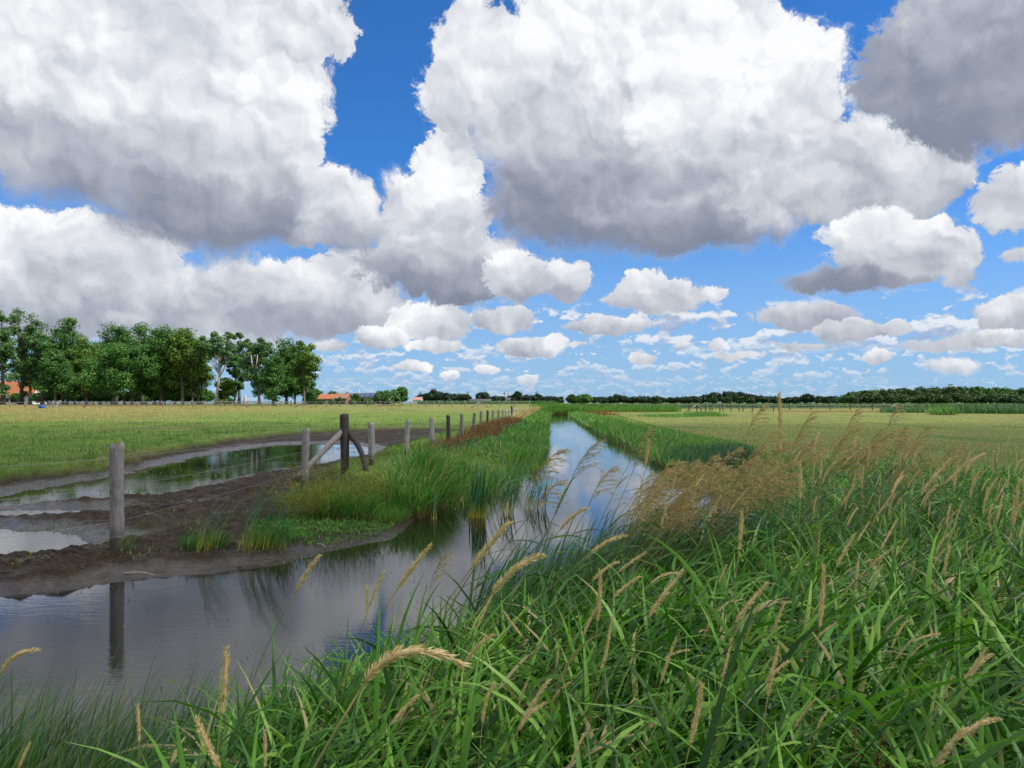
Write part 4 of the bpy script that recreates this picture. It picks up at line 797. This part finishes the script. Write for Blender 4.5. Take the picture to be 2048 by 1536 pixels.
zc = 1.5; log('brace', (FX[2]-.03, FY[2]-.02, 1.17), (FX[2]-.92, FY[2]-.5, .15), .062, 'brace', (0, 0, 0), nf, 5)
log('brace', (FX[2]+.06, FY[2]+.02, 1.14), (FX[2]+.52, FY[2]-.3, .12), .058, 'strainer', (.09, 0, .06), nf, 6)
def wire(zf, parent, X_, Y_, rad=.0022, sag=.02, zt=None):
    mb = MB()
    for i in range(len(X_)-1):
        t = np.linspace(0, 1, 7); z0, z1 = (zt[i], zt[i+1]) if zt is not None else (zf, zf); Vt, Ft = tube(np.c_[X_[i]+(X_[i+1]-X_[i])*t, Y_[i]+(Y_[i+1]-Y_[i])*t-.06, z0+(z1-z0)*t-sag*np.sin(np.pi*t)], rad*max(1, Y_[i]/14), 4, False); mb.add(Vt-np.array(parent.location), Ft)
    mb.build('wire', M_['wire'], parent)
EX, EY = np.concatenate([[-6.6], FX]), np.concatenate([[5.6], FY])
for zz in (1.13, .80, .42): wire(zz, nf, EX[:18], EY[:18])
for zz in (1.135,):                      # wire wrapped round the nearest post
    a = np.linspace(0, TAU, 24); Vt, Ft = tube(np.c_[np.cos(a)*.078, np.sin(a)*.078, zz-.134+.006*np.sin(a*2)], .0028, 4, False); mobj('wire', Vt, Ft, M_['wire'], nf)
def far_fence(us, Yd, h, label, Y2=None, rail=False, braces=(), mat='post'):
    xs = [(u-1024)/F*(Yd if Y2 is None else Yd+(Y2-Yd)*(u-us[0])/(us[-1]-us[0])) for u in us]; yy = [Yd if Y2 is None else Yd+(Y2-Yd)*(u-us[0])/(us[-1]-us[0]) for u in us]
    z0 = float(gz(xs[0], yy[0])[0]); f = empty('post_and_wire_fence', (xs[0], yy[0], z0), label, 'fence')
    for i, (x, y) in enumerate(zip(xs, yy)): put_post('post', x, y, h*U(.85, 1.15), .085, i+50, mat, (G(0, .03), G(0, .03)), f, 5)
    zt = [float(gz(x, y)[0])+h*.85 for x, y in zip(xs, yy)]
    for q in (0, -.45): wire(0, f, np.array(xs), np.array(yy), .004, .03, [z+q for z in zt])
    if rail: mb = MB(); [mb.add(*tube([(xs[i]-xs[0], yy[i]-yy[0]-.05, zt[i]-z0-.05), (xs[i+1]-xs[0], yy[i+1]-yy[0]-.05, zt[i+1]-z0-.05)], .05, 5)) for i in range(len(xs)-1)]; mb.build('rail', M_['pale'], f)
    for u in braces:
        x = (u-1024)/F*Yd; zb = float(gz(x, Yd)[0])
        for s in (-1, 1): Vt, Ft = tube([(x-xs[0]+s*1.7, Yd-yy[0]-.1, zb-z0), (x-xs[0], Yd-yy[0]-.1, zb-z0+h*.9)], .07, 6); mobj('brace', Vt, Ft, M_['post'], f)
us = []; u = -20
while u < 1060: us.append(u); u += rng.choice([17, 22, 26, 30])
far_fence(us, 150, 1.15, 'long post and wire fence across the far side of the left pasture', 165, braces=(185, 510, 607, 960))
far_fence(list(range(120, 600, 22)), 185, 1.1, 'rail fence under the tall trees', rail=True)
far_fence([1262, 1290, 1310, 1352, 1378, 1394, 1402, 1412, 1420, 1424, 1440, 1446, 1462, 1478, 1486, 1505, 1522, 1547, 1580, 1622, 1660, 1700, 1745, 1768, 1800, 1830], 128, 1.25, 'irregular dark post fence across the far side of the right field', braces=(1393, 1790), mat='strainer')
# ------------------------------------------------------------------ trees
FARG = 'trees on the horizon'
def crown_mesh(mb, cen, rc, per, size, flat=.75):
    n = len(cen)*per; i = np.repeat(np.arange(len(cen)), per); d = rng.normal(size=(n, 3)); d /= np.linalg.norm(d, axis=1)[:, None]; r = rng.random(n)**.45
    p = cen[i]+d*(r*rc[i])[:, None]*np.array([1, 1, flat]); ct = rng.random(len(cen)); ti = np.clip(.5*ct[i]+.25+G(0, .18, n), 0, 1)
    a = rng.normal(size=(n, 3)); a /= np.linalg.norm(a, axis=1)[:, None]; nn = d*.7+np.array([.2, 0, .5])+rng.normal(size=(n, 3))*.45; b = np.cross(a, nn); b /= np.linalg.norm(b, axis=1)[:, None]+1e-9; a = np.cross(b, nn); a /= np.linalg.norm(a, axis=1)[:, None]+1e-9
    s = (size*U(.6, 1.3, n))[:, None]; V = np.stack([p-a*s, p+b*s*.55, p+a*s, p-b*s*.55], 1).reshape(-1, 3); mb.add(V, np.arange(n*4).reshape(-1, 4), tint=np.repeat(ti, 4), along=1.)
def make_tree(u, vt, hw, vb, Yd, mat, label, dens=1., trunkbase=None, lean_=0., pale=False, open_=0., name='tree', group=None, cat='tree', leaf=.32, zb=None, depth=1., low=None, ntr=1, nclust=None):
    x = (u-1024)/F*Yd; zb = float(gz(x, Yd)[0]) if zb is None else zb; zt = CZ+(HZ-vt+(6 if group == FARG else 4.5 if Yd > 350 and 'single' not in label else 1.5))/F*Yd; W = hw*(1.32 if 'grove' in (group or '') else 1.75 if group == FARG else 1.25 if Yd > 300 else 1.05)/F*Yd; zc0 = CZ+(HZ-vb-4)/F*Yd; Ht = zt-zb; zc0 = max(zc0, zb+.04*Ht); ch = (zt-zc0)/2; zc_ = (zt+zc0)/2
    root = empty(name, (x, Yd, zb), label, cat, group); nc = nclust or max(12, int(52*dens*(1-open_*.3))); rcs = np.clip(W*.36, .45*ch/4, 2.3)*(1-.3*open_)
    d = rng.normal(size=(nc, 3)); d /= np.linalg.norm(d, axis=1)[:, None]; r = rng.random(nc)**(.42)
    egg = 1-.30*np.clip(d[:, 2]*r, -1, 1)*(1 if open_ < .5 else -.4); cen = d*r[:, None]*np.array([1, depth, 1])*np.c_[np.maximum(W-rcs*.75, .2)*egg, np.maximum(W-rcs*.75, .2)*egg, np.full(nc, max(ch-rcs*.7, .2))]
    cen[:, 2] += zc_-zb; cen[:, 0] += lean_*cen[:, 2]; rc = rcs*U(.55, 1.2, nc)
    tr = MB()
    for k in range(ntr):
        ox = (k-(ntr-1)/2)*W*.35; hh = (zc_-zb)+ch*.55; s = np.linspace(0, 1, 9); wob = np.cumsum(G(0, .012*Ht, 9))*s
        pts = np.c_[ox*(.4+.6*s)+lean_*hh*s+wob, G(0, .05, 9)*s, hh*s-.1]; r0 = max(.06, Ht*.016)/math.sqrt(ntr); Vt, Ft = tube(pts, r0*(1.25-.95*s**.8)+r0*.5*np.exp(-s*14), 8); tr.add(Vt, Ft)
        for j in rng.choice(nc, min(nc, 12 if open_ < .5 else 22), replace=False):
            c = cen[j]; f = np.clip((c[2]/hh)*.62+G(0, .06), .12, .96); b = np.array([np.interp(f, s, pts[:, q]) for q in range(3)]); m = (b+c)/2+np.array([0, 0, -.06*np.linalg.norm(c-b)]); Vt, Ft = tube([b, m, c], [r0*.38, r0*.22, .02], 5, False); tr.add(Vt, Ft)
    tr.build('trunk', M_['pale' if pale else 'bark'], root)
    cr = MB(); crown_mesh(cr, cen, rc, int(150*dens**.5 if Yd < 300 else 70), leaf); cr.build('crown', M_[mat], root, smooth=False); return root
g = 'tall trees of the grove on the left'
TR = [(6, 600, 26, 800, 'leaf_grey', 'dark tree cut by the left edge of the photo', 1., 0, 0, 1), (42, 612, 38, 790, 'leaf_grey', 'loose grey-green poplar beside the farmhouse roof', 1.1, .5, 0, 1),
 (85, 622, 34, 800, 'leaf_grey', 'loose grey-green poplar right of the first one', 1.0, .5, 0, 1), (130, 624, 45, 798, 'leaf_dark', 'tallest dark tree left of the round green one', 1.6, 0, 0, 2),
 (110, 690, 34, 806, 'leaf_dark', 'dark low-branched tree hiding the ground left of the grove', 1.2, 0, 0, 1),
 (172, 664, 42, 785, 'leaf_yellow', 'yellow-green leafy tree left of the broad bright one', 1.5, 0, 0, 1), (232, 640, 34, 760, 'leaf_dark', 'dark crown rising behind the broad bright tree', 1.3, 0, 0, 1),
 (285, 638, 34, 760, 'leaf_dark', 'second dark crown rising behind the broad bright tree', 1.3, 0, 0, 1), (256, 668, 72, 786, 'leaf_bright', 'broad bright green rounded tree in the middle of the grove', 2.4, 0, 0, 2),
 (322, 645, 40, 770, 'leaf_dark', 'dense dark tree right of the broad bright one', 1.6, 0, .01, 1), (365, 650, 38, 768, 'leaf_yellow', 'olive tree at the right part of the dense grove', 1.5, 0, .02, 1),
 (396, 664, 26, 775, 'leaf_yellow', 'last tree of the dense grove before the gap', 1.1, 0, 0, 1), (330, 735, 44, 800, 'leaf_bright', 'low green tree before the dark trunks', 1., .2, 0, 1),
 (432, 655, 36, 735, 'leaf_grey', 'airy tree with a bare pale leaning trunk in the gap', 1.0, .8, .06, 1), (478, 655, 26, 745, 'leaf_grey', 'thin airy tree behind the bare-trunked one', .8, .8, 0, 1),
 (449, 745, 17, 786, 'leaf_yellow', 'small low tree under the airy ones', .8, .2, 0, 1), (470, 700, 20, 795, 'leaf_dark', 'slender dark tree in the gap', .8, .5, 0, 1),
 (518, 658, 32, 795, 'leaf_grey', 'tree with two pale broken limbs', 1.3, .3, 0, 1), (548, 700, 26, 800, 'leaf_dark', 'dark lower tree left of the last tall pair', 1., .2, 0, 1),
 (573, 672, 32, 800, 'leaf_dark', 'dense dark tree, left one of the last tall pair', 1.5, .1, 0, 1), (608, 676, 28, 770, 'leaf_yellow', 'last tall tree of the grove, ragged on its right side', 1.2, .5, 0, 1), (612, 735, 16, 804, 'leaf_bright', 'low leafy tree at the right foot of the grove', .8, 0, 0, 1)]
for u, vt in ((60, 655), (98, 668), (150, 668), (200, 668), (225, 690), (290, 690), (310, 668), (350, 690), (385, 700), (545, 720), (590, 715)): TR.append((u, vt, 28, 800, 'leaf_dark', 'dark tree filling the back row of the grove', 1.1, 0, 0, 1))
for u, vt, hw, vb, mt, lab, dn, op, ln, nt in TR:
    Yd = 200+U(-12, 14)+(16 if 'behind' in lab else 22 if 'back row' in lab else 0)-(12 if 'low' in lab or 'broad' in lab else 0)
    rt = make_tree(u, vt, hw, vb+(16 if op < .4 else 6), Yd, mt, lab, dn, lean_=ln, open_=op, ntr=nt, pale='bare pale' in lab, group='back row of the grove' if 'back row' in lab else g, leaf=.29)
    if 'broken limbs' in lab:
        mb = MB()
        for q in (-.9, 1.1): mb.add(*tube([(q*.35, -3.4, 8.8), (q*.6, -3.6, 10.4), (q*.8, -3.7, 12.0)], [.17, .15, .08], 6))
        mb.build('broken_limb', M_['pale'], rt)
sn = (490-1024)/F*172.; Vt, Ft = tube([(0, 0, -.1), (.03, 0, .9), (.1, 0, 1.8), (.14, 0, 2.5)], [.55, .42, .3, .05], 8); o = mobj('dead_trunk', Vt, Ft, M_['pale']); o.location = (sn, 172, float(gz(sn, 172)[0])); tag(o, 'bleached standing dead trunk before the grove', 'dead trunk')
def make_bush(u, vt, hw, Yd, mat, label, group=None, vb=None, dens=1., name='bush', leaf=.3, cat='bush'):
    return make_tree(u, vt, hw, vb or 812, Yd, mat, label, dens, group=group, name=name, cat=cat, leaf=leaf)
for k, u in enumerate([95, 128, 158, 188, 222, 262, 305, 345, 385, 405]): make_bush(u, 778+U(-9, 5), U(20, 30), 222, 'leaf_dark', 'dark undergrowth bush between the grove trunks', 'undergrowth of the grove')
make_bush(34, 786, 14, 215, 'leaf_dark', 'dark bush at the foot of the first poplars'); make_bush(632, 776, 20, 262, 'leaf_grey', 'grey-green bush behind the orange-roofed house'); make_bush(664, 781, 15, 285, 'leaf_grey', 'low bush showing above the orange roof')
make_bush(696, 784, 10, 300, 'leaf_far', 'dark treetop behind the barn roof'); make_bush(440, 797, 14, 230, 'leaf_yellow', 'yellowish bush in the gap of the grove'); make_bush(457, 795, 12, 232, 'leaf_dark', 'dark bush in the gap of the grove')
make_bush(712, 787, 9, 205, 'leaf_dark', 'dark shrub before the solar roof'); make_bush(680, 796, 6, 200, 'leaf_grey', 'small shrub at the brown gable'); make_bush(737, 799, 10, 200, 'leaf_bright', 'rounded green shrub at the barn wall'); make_bush(663, 800, 5, 198, 'leaf_dark', 'tiny dark shrub before the orange-roofed house')
make_bush(704, 800, 7, 199, 'leaf_bright', 'bright little shrub at the foot of the dark one'); make_bush(768, 780, 22, 178, 'leaf_grey', 'round willow, left of the pair by the barn', dens=1.5); make_bush(788, 779, 15, 182, 'leaf_grey', 'round willow, right of the pair by the barn'); make_tree(804, 771, 13, 806, 184, 'leaf_bright', 'pointed bright green tree next to the round willows', 1.2)
# far hedges and single trees
FARG = 'trees on the horizon'
FT = [(866, 784, 11), (880, 787, 10), (893, 790, 9), (906, 791, 10), (919, 792, 9), (931, 792, 9), (855, 790, 9), (843, 793, 9), (990, 796, 8), (1000, 796, 8), (1026, 794, 10), (1050, 794, 9), (1064, 795, 9), (1080, 797, 9), (1094, 797, 9), (1107, 798, 8), (1120, 798, 6), (967, 788, 11), (1035, 787, 7), (1075, 791, 6),
      (1192, 799, 8), (1205, 799, 8), (1218, 798, 8), (1234, 793, 14), (1250, 797, 9), (1266, 798, 9), (1280, 797, 8), (1292, 797, 8), (1304, 799, 7), (1321, 799, 9), (1343, 799, 8), (1360, 798, 8), (1372, 798, 9), (1386, 797, 10), (1400, 796, 10), (1415, 793, 11), (1430, 789, 12), (1446, 787, 13), (1462, 787, 13), (1480, 788, 13), (1496, 791, 12), (1508, 795, 9),
      (1524, 796, 9), (1538, 797, 9), (1552, 798, 9), (1575, 799, 8), (1590, 798, 8), (1640, 797, 8), (1660, 798, 8), (1675, 797, 10)]
for k, (u, vt, hw) in enumerate(FT): make_tree(u, vt, hw, 812, 520+U(-20, 20), 'leaf_far', 'dark small tree of the tree line along the horizon', .8, group=FARG, leaf=.75, name='tree')
make_tree(1145, 787, 11, 812, 330, 'leaf_wood', 'left one of two round trees beyond the canal end', 1., leaf=.5); make_tree(1168, 785, 14, 812, 320, 'leaf_bright', 'right, bigger one of two round trees beyond the canal end', 1.4, leaf=.45)
make_tree(1313, 791, 7, 812, 480, 'leaf_wood', 'single small tree standing above the low tree line', .8, leaf=.6); make_tree(1615, 787, 15, 812, 440, 'leaf_far', 'broad single tree between the low line and the wood', 1.2, leaf=.6); make_tree(1652, 796, 8, 812, 450, 'leaf_far', 'reddish dark little tree next to the wood', .8, leaf=.6)
WG = 'trees of the wood on the right'
wu = np.arange(1695, 2120, 13.); wt = np.interp(wu, [1690, 1705, 1740, 1780, 1810, 1860, 1920, 1980, 2120], [794, 785, 781, 780, 777, 775, 772, 776, 779])
for u, v in zip(wu, wt):
    make_tree(u+U(-4, 4), v+U(-1, 3), U(13, 19), 812, 400+U(-12, 12), 'leaf_wood' if rng.random() < .75 else 'leaf_dark', 'big dark tree in the upper row of the right-hand wood', 1.0, group=WG, leaf=.55)
for u in np.arange(1700, 2120, 19.): make_tree(u+U(-5, 5), U(788, 794), U(11, 15), 814, 372+U(-6, 6), 'leaf_wood', 'lower front tree at the foot of the right-hand wood', .9, group='front trees of the wood', leaf=.5)
for u in (1428, 1455, 1478, 1500): make_tree(u, U(795, 798), 8, 812, 470, 'leaf_wood', 'paler low tree before the far middle wood', .8, group='paler trees of the middle wood', leaf=.6)
# ------------------------------------------------------------------ buildings and small far things
def gable(name, u0, u1, Yd, ze, zr, D, walls, roof, label, cat='building', zb=None, axis='x', wallm=None, over=.4, hip=0.):
    x0, x1 = (u0-1024)/F*Yd, (u1-1024)/F*Yd; zb = float(gz((x0+x1)/2, Yd)[0])-.1 if zb is None else zb; r = empty(name, ((x0+x1)/2, Yd, zb), label, cat); w = (x1-x0)/2; e = ze-zb; t = zr-zb
    b = MB(); Vv, Ff = box(-w, w, 0, D, 0, e); b.add(Vv, Ff)
    for s in (-w, w): b.add([(s*(1-hip), 0, e), (s*(1-hip), D, e), (s*(1-hip), D/2, t-.05)], [(0, 1, 2)])
    b.build('wall', M_[walls], r, smooth=False); rf = MB(); o_ = over; th_ = .18
    for s in (0, 1):
        ya, yb = (-o_, D/2) if s == 0 else (D+o_, D/2); za = e-.25; V = [(-w-o_, ya, za), (w+o_, ya, za), ((w+o_)*(1-hip), yb, t), (-(w+o_)*(1-hip), yb, t)]; V += [(a, b_, c+th_) for a, b_, c in V]; rf.add(V, [(0, 1, 2, 3), (7, 6, 5, 4), (0, 4, 5, 1), (1, 5, 6, 2), (2, 6, 7, 3), (3, 7, 4, 0)])
    ro = rf.build('roof', M_[roof], r, smooth=False); return r, w, e, t, D, ro
zof = lambda v, Yd: CZ+(HZ-v)/F*Yd
r, w, e, t, D, ro = gable('farmhouse', -60, 62, 240, zof(791, 240), zof(763, 240), 10, 'white', 'orange', 'white farmhouse with a big orange tiled roof behind the left poplars')
mobj('chimney', *box(4, 5, 4.5, 5.5, t-.8, t+1.2), M_['brick'], ro, smooth=False)
for x in (1.5, 4.8, -2): mobj('window', *box(x, x+1.1, -.06, .0, e-2, e-.8), M_['dark'], r, smooth=False)
mobj('door', *box(-.2, .8, -.06, .0, 0, 2.1), M_['dark'], r, smooth=False)
r, w, e, t, D, ro = gable('house', 637, 664, 250, zof(797, 250), zof(789, 250), 8, 'concrete', 'orange', 'small house with a bright orange roof left of the barn')
mobj('window', *box(-1, .2, -.06, 0, .7, 1.4), M_['dark'], r, smooth=False)
r, w, e, t, D, ro = gable('barn', 668, 692, 236, zof(796, 236), zof(787.5, 236), 9, 'brick', 'browntile', 'brown tiled barn wing joined to the long solar barn'); mobj('door', *box(-1.2, 1.2, -.06, 0, 0, 1.8), M_['dark'], r, smooth=False)
r, w, e, t, D, ro = gable('barn', 686, 756, 246, zof(794.5, 246), zof(786.5, 246), 14, 'concrete', 'greyroof', 'long barn with rows of solar panels on a dark roof')
for q, (a, b_) in enumerate([(-w+.8, -w+4.5), (-w+4.9, .6), (1., w-1)]):      # panels lie on the front slope
    s0, s1 = .12, .80; pt = lambda x, s: (x, -.4+(7.4)*s, (e-.25)+(t-e+.25)*s+.26); V = [pt(a, s0), pt(b_, s0), pt(b_, s1), pt(a, s1)]; V += [(x, y, z+.06) for x, y, z in V]; mobj('solar_panel', V, np.array([(0, 1, 2, 3), (7, 6, 5, 4), (0, 4, 5, 1), (1, 5, 6, 2), (2, 6, 7, 3), (3, 7, 4, 0)]), M_['panel'], ro, smooth=False)
for x in (-3.5, 0, 3.5): mobj('opening', *box(x-1.1, x+1.1, -.06, 0, .2, e-.5), M_['dark'], r, smooth=False)
r, w, e, t, D, ro = gable('house', 826, 842, 420, zof(799.5, 420), zof(794.5, 420), 8, 'white', 'pinktile', 'low house with a faded pink roof at the hedge start')
r, w, e, t, D, ro = gable('shed', 940, 982, 420, zof(801.5, 420), zof(798.5, 420), 8, 'brick', 'greyroof', 'low dark shed with pale doors on the horizon')
for x in (w-4.6, w-3., w-1.4): mobj('door', *box(x-.6, x+.6, -.08, 0, 0, 2), M_['white'], r, smooth=False)
r, w, e, t, D, ro = gable('house', 1012, 1020, 500, zof(799.5, 500), zof(796, 500), 6, 'white', 'greyroof', 'tiny white house in the dark tree line'); mobj('window', *box(.1, .8, -.06, 0, e-1.6, e-.5), M_['dark'], r, smooth=False)
hb = MB(); xh0, xh1 = (606-1024)/F*205, (648-1024)/F*205; n = 3800; p = np.c_[U(xh0, xh1, n), U(204, 206, n), U(0, 1, n)]; p[:, 2] = gz(p[:, 0], p[:, 1])+p[:, 2]*1.25; fa_ = rng.random(n) < .6; p[fa_, 1] = 204
bl(hb, p, U(0, TAU, n), U(-.5, 1.5, n), .22, .16, .2, S=2); tag(hb.build('hedge', M_['leaf_bright']), 'clipped bright green hedge before the orange-roofed house', 'hedge')
def turbine(u, vh, Yd, mat, label, ang):
    x = (u-1024)/F*Yd; zb = 1.3; hz = zof(vh, Yd); r = empty('wind_turbine', (x, Yd, zb), label, 'wind turbine', 'wind turbines on the horizon'); h = hz-zb
    Vt, Ft = tube([(0, 0, 0), (0, 0, h)], [2.6*Yd/4000, 1.6*Yd/4000], 10); mobj('mast', Vt, Ft, M_[mat], r); mobj('nacelle', *box(-2, 2, -4, 5, h-2, h+2), M_[mat], r)
    ro = MB()
    for k in range(3):
        a = ang+k*TAU/3; L_ = h*.28; d = np.array([math.sin(a), 0, math.cos(a)]); q = np.array([math.cos(a), 0, -math.sin(a)]); o = np.array([0, -5, h]); ro.add(*tube([o, o+d*L_*.3, o+d*L_], [1.6, 2.0, .3], 6))
    ro.build('rotor', M_[mat], r)
for u, v, lab, a in [(841, 786, 'dark wind turbine over the low pink-roofed house', 0), (866, 780, 'dark wind turbine over the start of the hedge', .1), (936, 786, 'dark wind turbine at the right end of the hedge', .9), (1009, 786, 'dark wind turbine left of the lattice mast', .3), (1074, 785, 'dark wind turbine right of the white house', .5)]: turbine(u, v, 3600, 'turb', lab, a)
for u, v, lab, a in [(633, 779, 'white wind turbine above the bushes left of the orange roof', .4), (682, 781, 'white wind turbine above the brown barn wing', .9), (719, 785, 'white wind turbine just clearing the solar barn', 0)]: turbine(u, v, 3200, 'turbw', lab, a)
for u, v, lab in [(1016, 780, 'lattice mast above the tiny white house'), (1248, 784, 'tall thin mast over the right tree line'), (1366, 790, 'short thick mast at the left end of the middle wood'), (992, 790, 'faint mast left of the white house'), (1108, 791, 'faint mast left of the two round trees'), (1637, 790, 'thin mast right of the broad single tree')]:
    Yd = 2200.; x = (u-1024)/F*Yd; h = zof(v, Yd)-1; mb = MB(); wd = 1.6 if 'faint' not in lab else .9
    for sx, sy in ((-1, -1), (1, -1), (1, 1), (-1, 1)): mb.add(*tube([(sx*wd, sy*wd, 0), (sx*wd*.5, sy*wd*.5, h)], .28, 4))
    for k in range(8): z0, z1 = h*k/8, h*(k+1)/8; s = (-1)**k; mb.add(*tube([(-s*wd*(1-k/16), -wd*(1-k/16), z0), (s*wd*(1-k/16), -wd*(1-k/16), z1)], .2, 4))
    o = mb.build('mast', M_['mast']); o.location = (x, Yd, 1.2); tag(o, lab, 'mast')
# gate, tub
gx_, gy_ = (102-1024)/F*146., 146.; gzz = float(gz(gx_, gy_)[0]); gt = empty('metal_gate', (gx_, gy_, gzz), 'galvanised metal gate and hurdles left of the grove', 'gate'); mb = MB()
for z in np.linspace(.2, 1.2, 5): mb.add(*tube([(-1.2, 0, z), (1.3, .3, z)], .03, 5))
mb.build('bars', M_['steel'], gt); mb = MB(); [mb.add(*tube([(a, a*.1+.15, 0), (a, a*.1+.15, 1.3)], .045, 5)) for a in (-1.2, -.4, .4, 1.3)]; mb.build('frame', M_['steel'], gt)
s = np.linspace(0, 1, 6); Vt, Ft = tube([(0, 0, -.02), (0, 0, .5)], [.5, .6], 20); rim = tube(np.c_[np.cos(np.linspace(0, TAU, 21))*.6, np.sin(np.linspace(0, TAU, 21))*.6, np.full(21, .5)], .05, 5, False); o = MB().add(Vt, Ft).add(*rim).build('water_trough', M_['blue']); tx = (84-1024)/F*140.; o.location = (tx, 140, float(gz(tx, 140)[0])); tag(o, 'blue plastic drinking trough in the straw at far left', 'trough')
# ------------------------------------------------------------------ small things on mud and water
xy = pts_in(7000, -14, -.8, 7.6, 22, lambda x, y: (fields(x, y)[1] > .7) & (rng.random(len(x)) < np.clip(9/y, 0, 1)**2) & (fbm(x*1.5, y*1.5, 3, 91) > .52)); n = len(xy)
mb = MB(); bl(mb, np.c_[xy, gz(xy[:, 0], xy[:, 1])-.005], U(0, TAU, n), U(.2, 1.4, n), U(.03, .09, n), U(.004, .008, n), U(.2, 1.2, n), S=3); tag(mb.build('sprouting_grass', M_['pasture']), 'sparse grass sprouting from the mud', 'grass', kind='stuff')
xy = pts_in(2400, -16, -4, 12, 32, lambda x, y: (fields(x, y)[3] < .1) & (fbm(x*1.1, y*.7, 4, 95) > .52)); n = len(xy); mb = MB()
bl(mb, np.c_[xy, np.maximum(gz(xy[:, 0], xy[:, 1]), -.005)], U(0, TAU, n), U(0., 1.1, n), U(.04, .12, n), U(.008, .02, n), U(.1, .8, n), S=2); tag(mb.build('pond_weed', M_['sedge']), 'weeds and grass tips standing in the pond', 'pond weed', kind='stuff')
xy = pts_in(170, -4.6, -.8, 4.6, 8.0, lambda x, y: (sdpoly(x, y, CANAL) < -.1) & (fbm(x*2.2, y*2.2, 3, 97) > .60)); n = len(xy); mb = MB()
bl(mb, np.c_[xy, np.zeros(n)-.004], U(0, TAU, n), U(.1, 1.2, n), U(.02, .06, n), U(.004, .008, n), .4, S=2, tint=U(0, 1, n)); tag(mb.build('water_weed', M_['sedge']), 'little water weed tips breaking the still water', 'water weed', kind='stuff')
for k, (u, v, L_, a, lab) in enumerate([(270, 1137, .42, -.1, 'pale bare stick at the waterline below the nearest post'), (90, 1125, .35, .3, 'thin twig on the mud at far left'), (640, 1085, .22, -.7, 'short pale stick on the mud spit, right of the tufts'), (500, 1120, .3, .2, 'dark twig on the mud below the bigger reed tuft'), (560, 1112, .3, -.4, 'broken reed stem lying right of the reed tufts')]):
    c = P(u, v, .08); s = np.linspace(-.5, .5, 8); zz = float(gz(c[0], c[1])[0])+.012; Vt, Ft = tube(np.c_[s*L_*math.cos(a), s*L_*math.sin(a)+.02*np.sin(s*7), zz+.012*np.cos(s*5)], np.linspace(.008, .003, 8), 6); o = mobj('stick', Vt-np.array([0, 0, zz]), Ft, M_['pale' if 'pale' in lab else 'post']); o.location = (c[0], c[1], zz); tag(o, lab, 'stick')
# grass clods along the pasture rim
xy = pts_in(7000, -18, -1, 12, 46, lambda x, y: (np.abs(fields(x, y)[1]-.5) < .45) & (fbm(x*1.2, y*1.2, 3, 99) > .5)); n = len(xy); mb = MB()
bl(mb, np.c_[xy, gz(xy[:, 0], xy[:, 1])-.01], U(0, TAU, n), U(.1, 1.3, n), U(.04, .12, n), U(.006, .012, n), U(.3, 1.4, n), S=2, tint=U(0, .7, n)); tag(mb.build('clod_grass', M_['weed']), 'ragged olive grass tufts on the trampled rim of the mud', 'grass', kind='stuff')
bpy.context.view_layer.update()
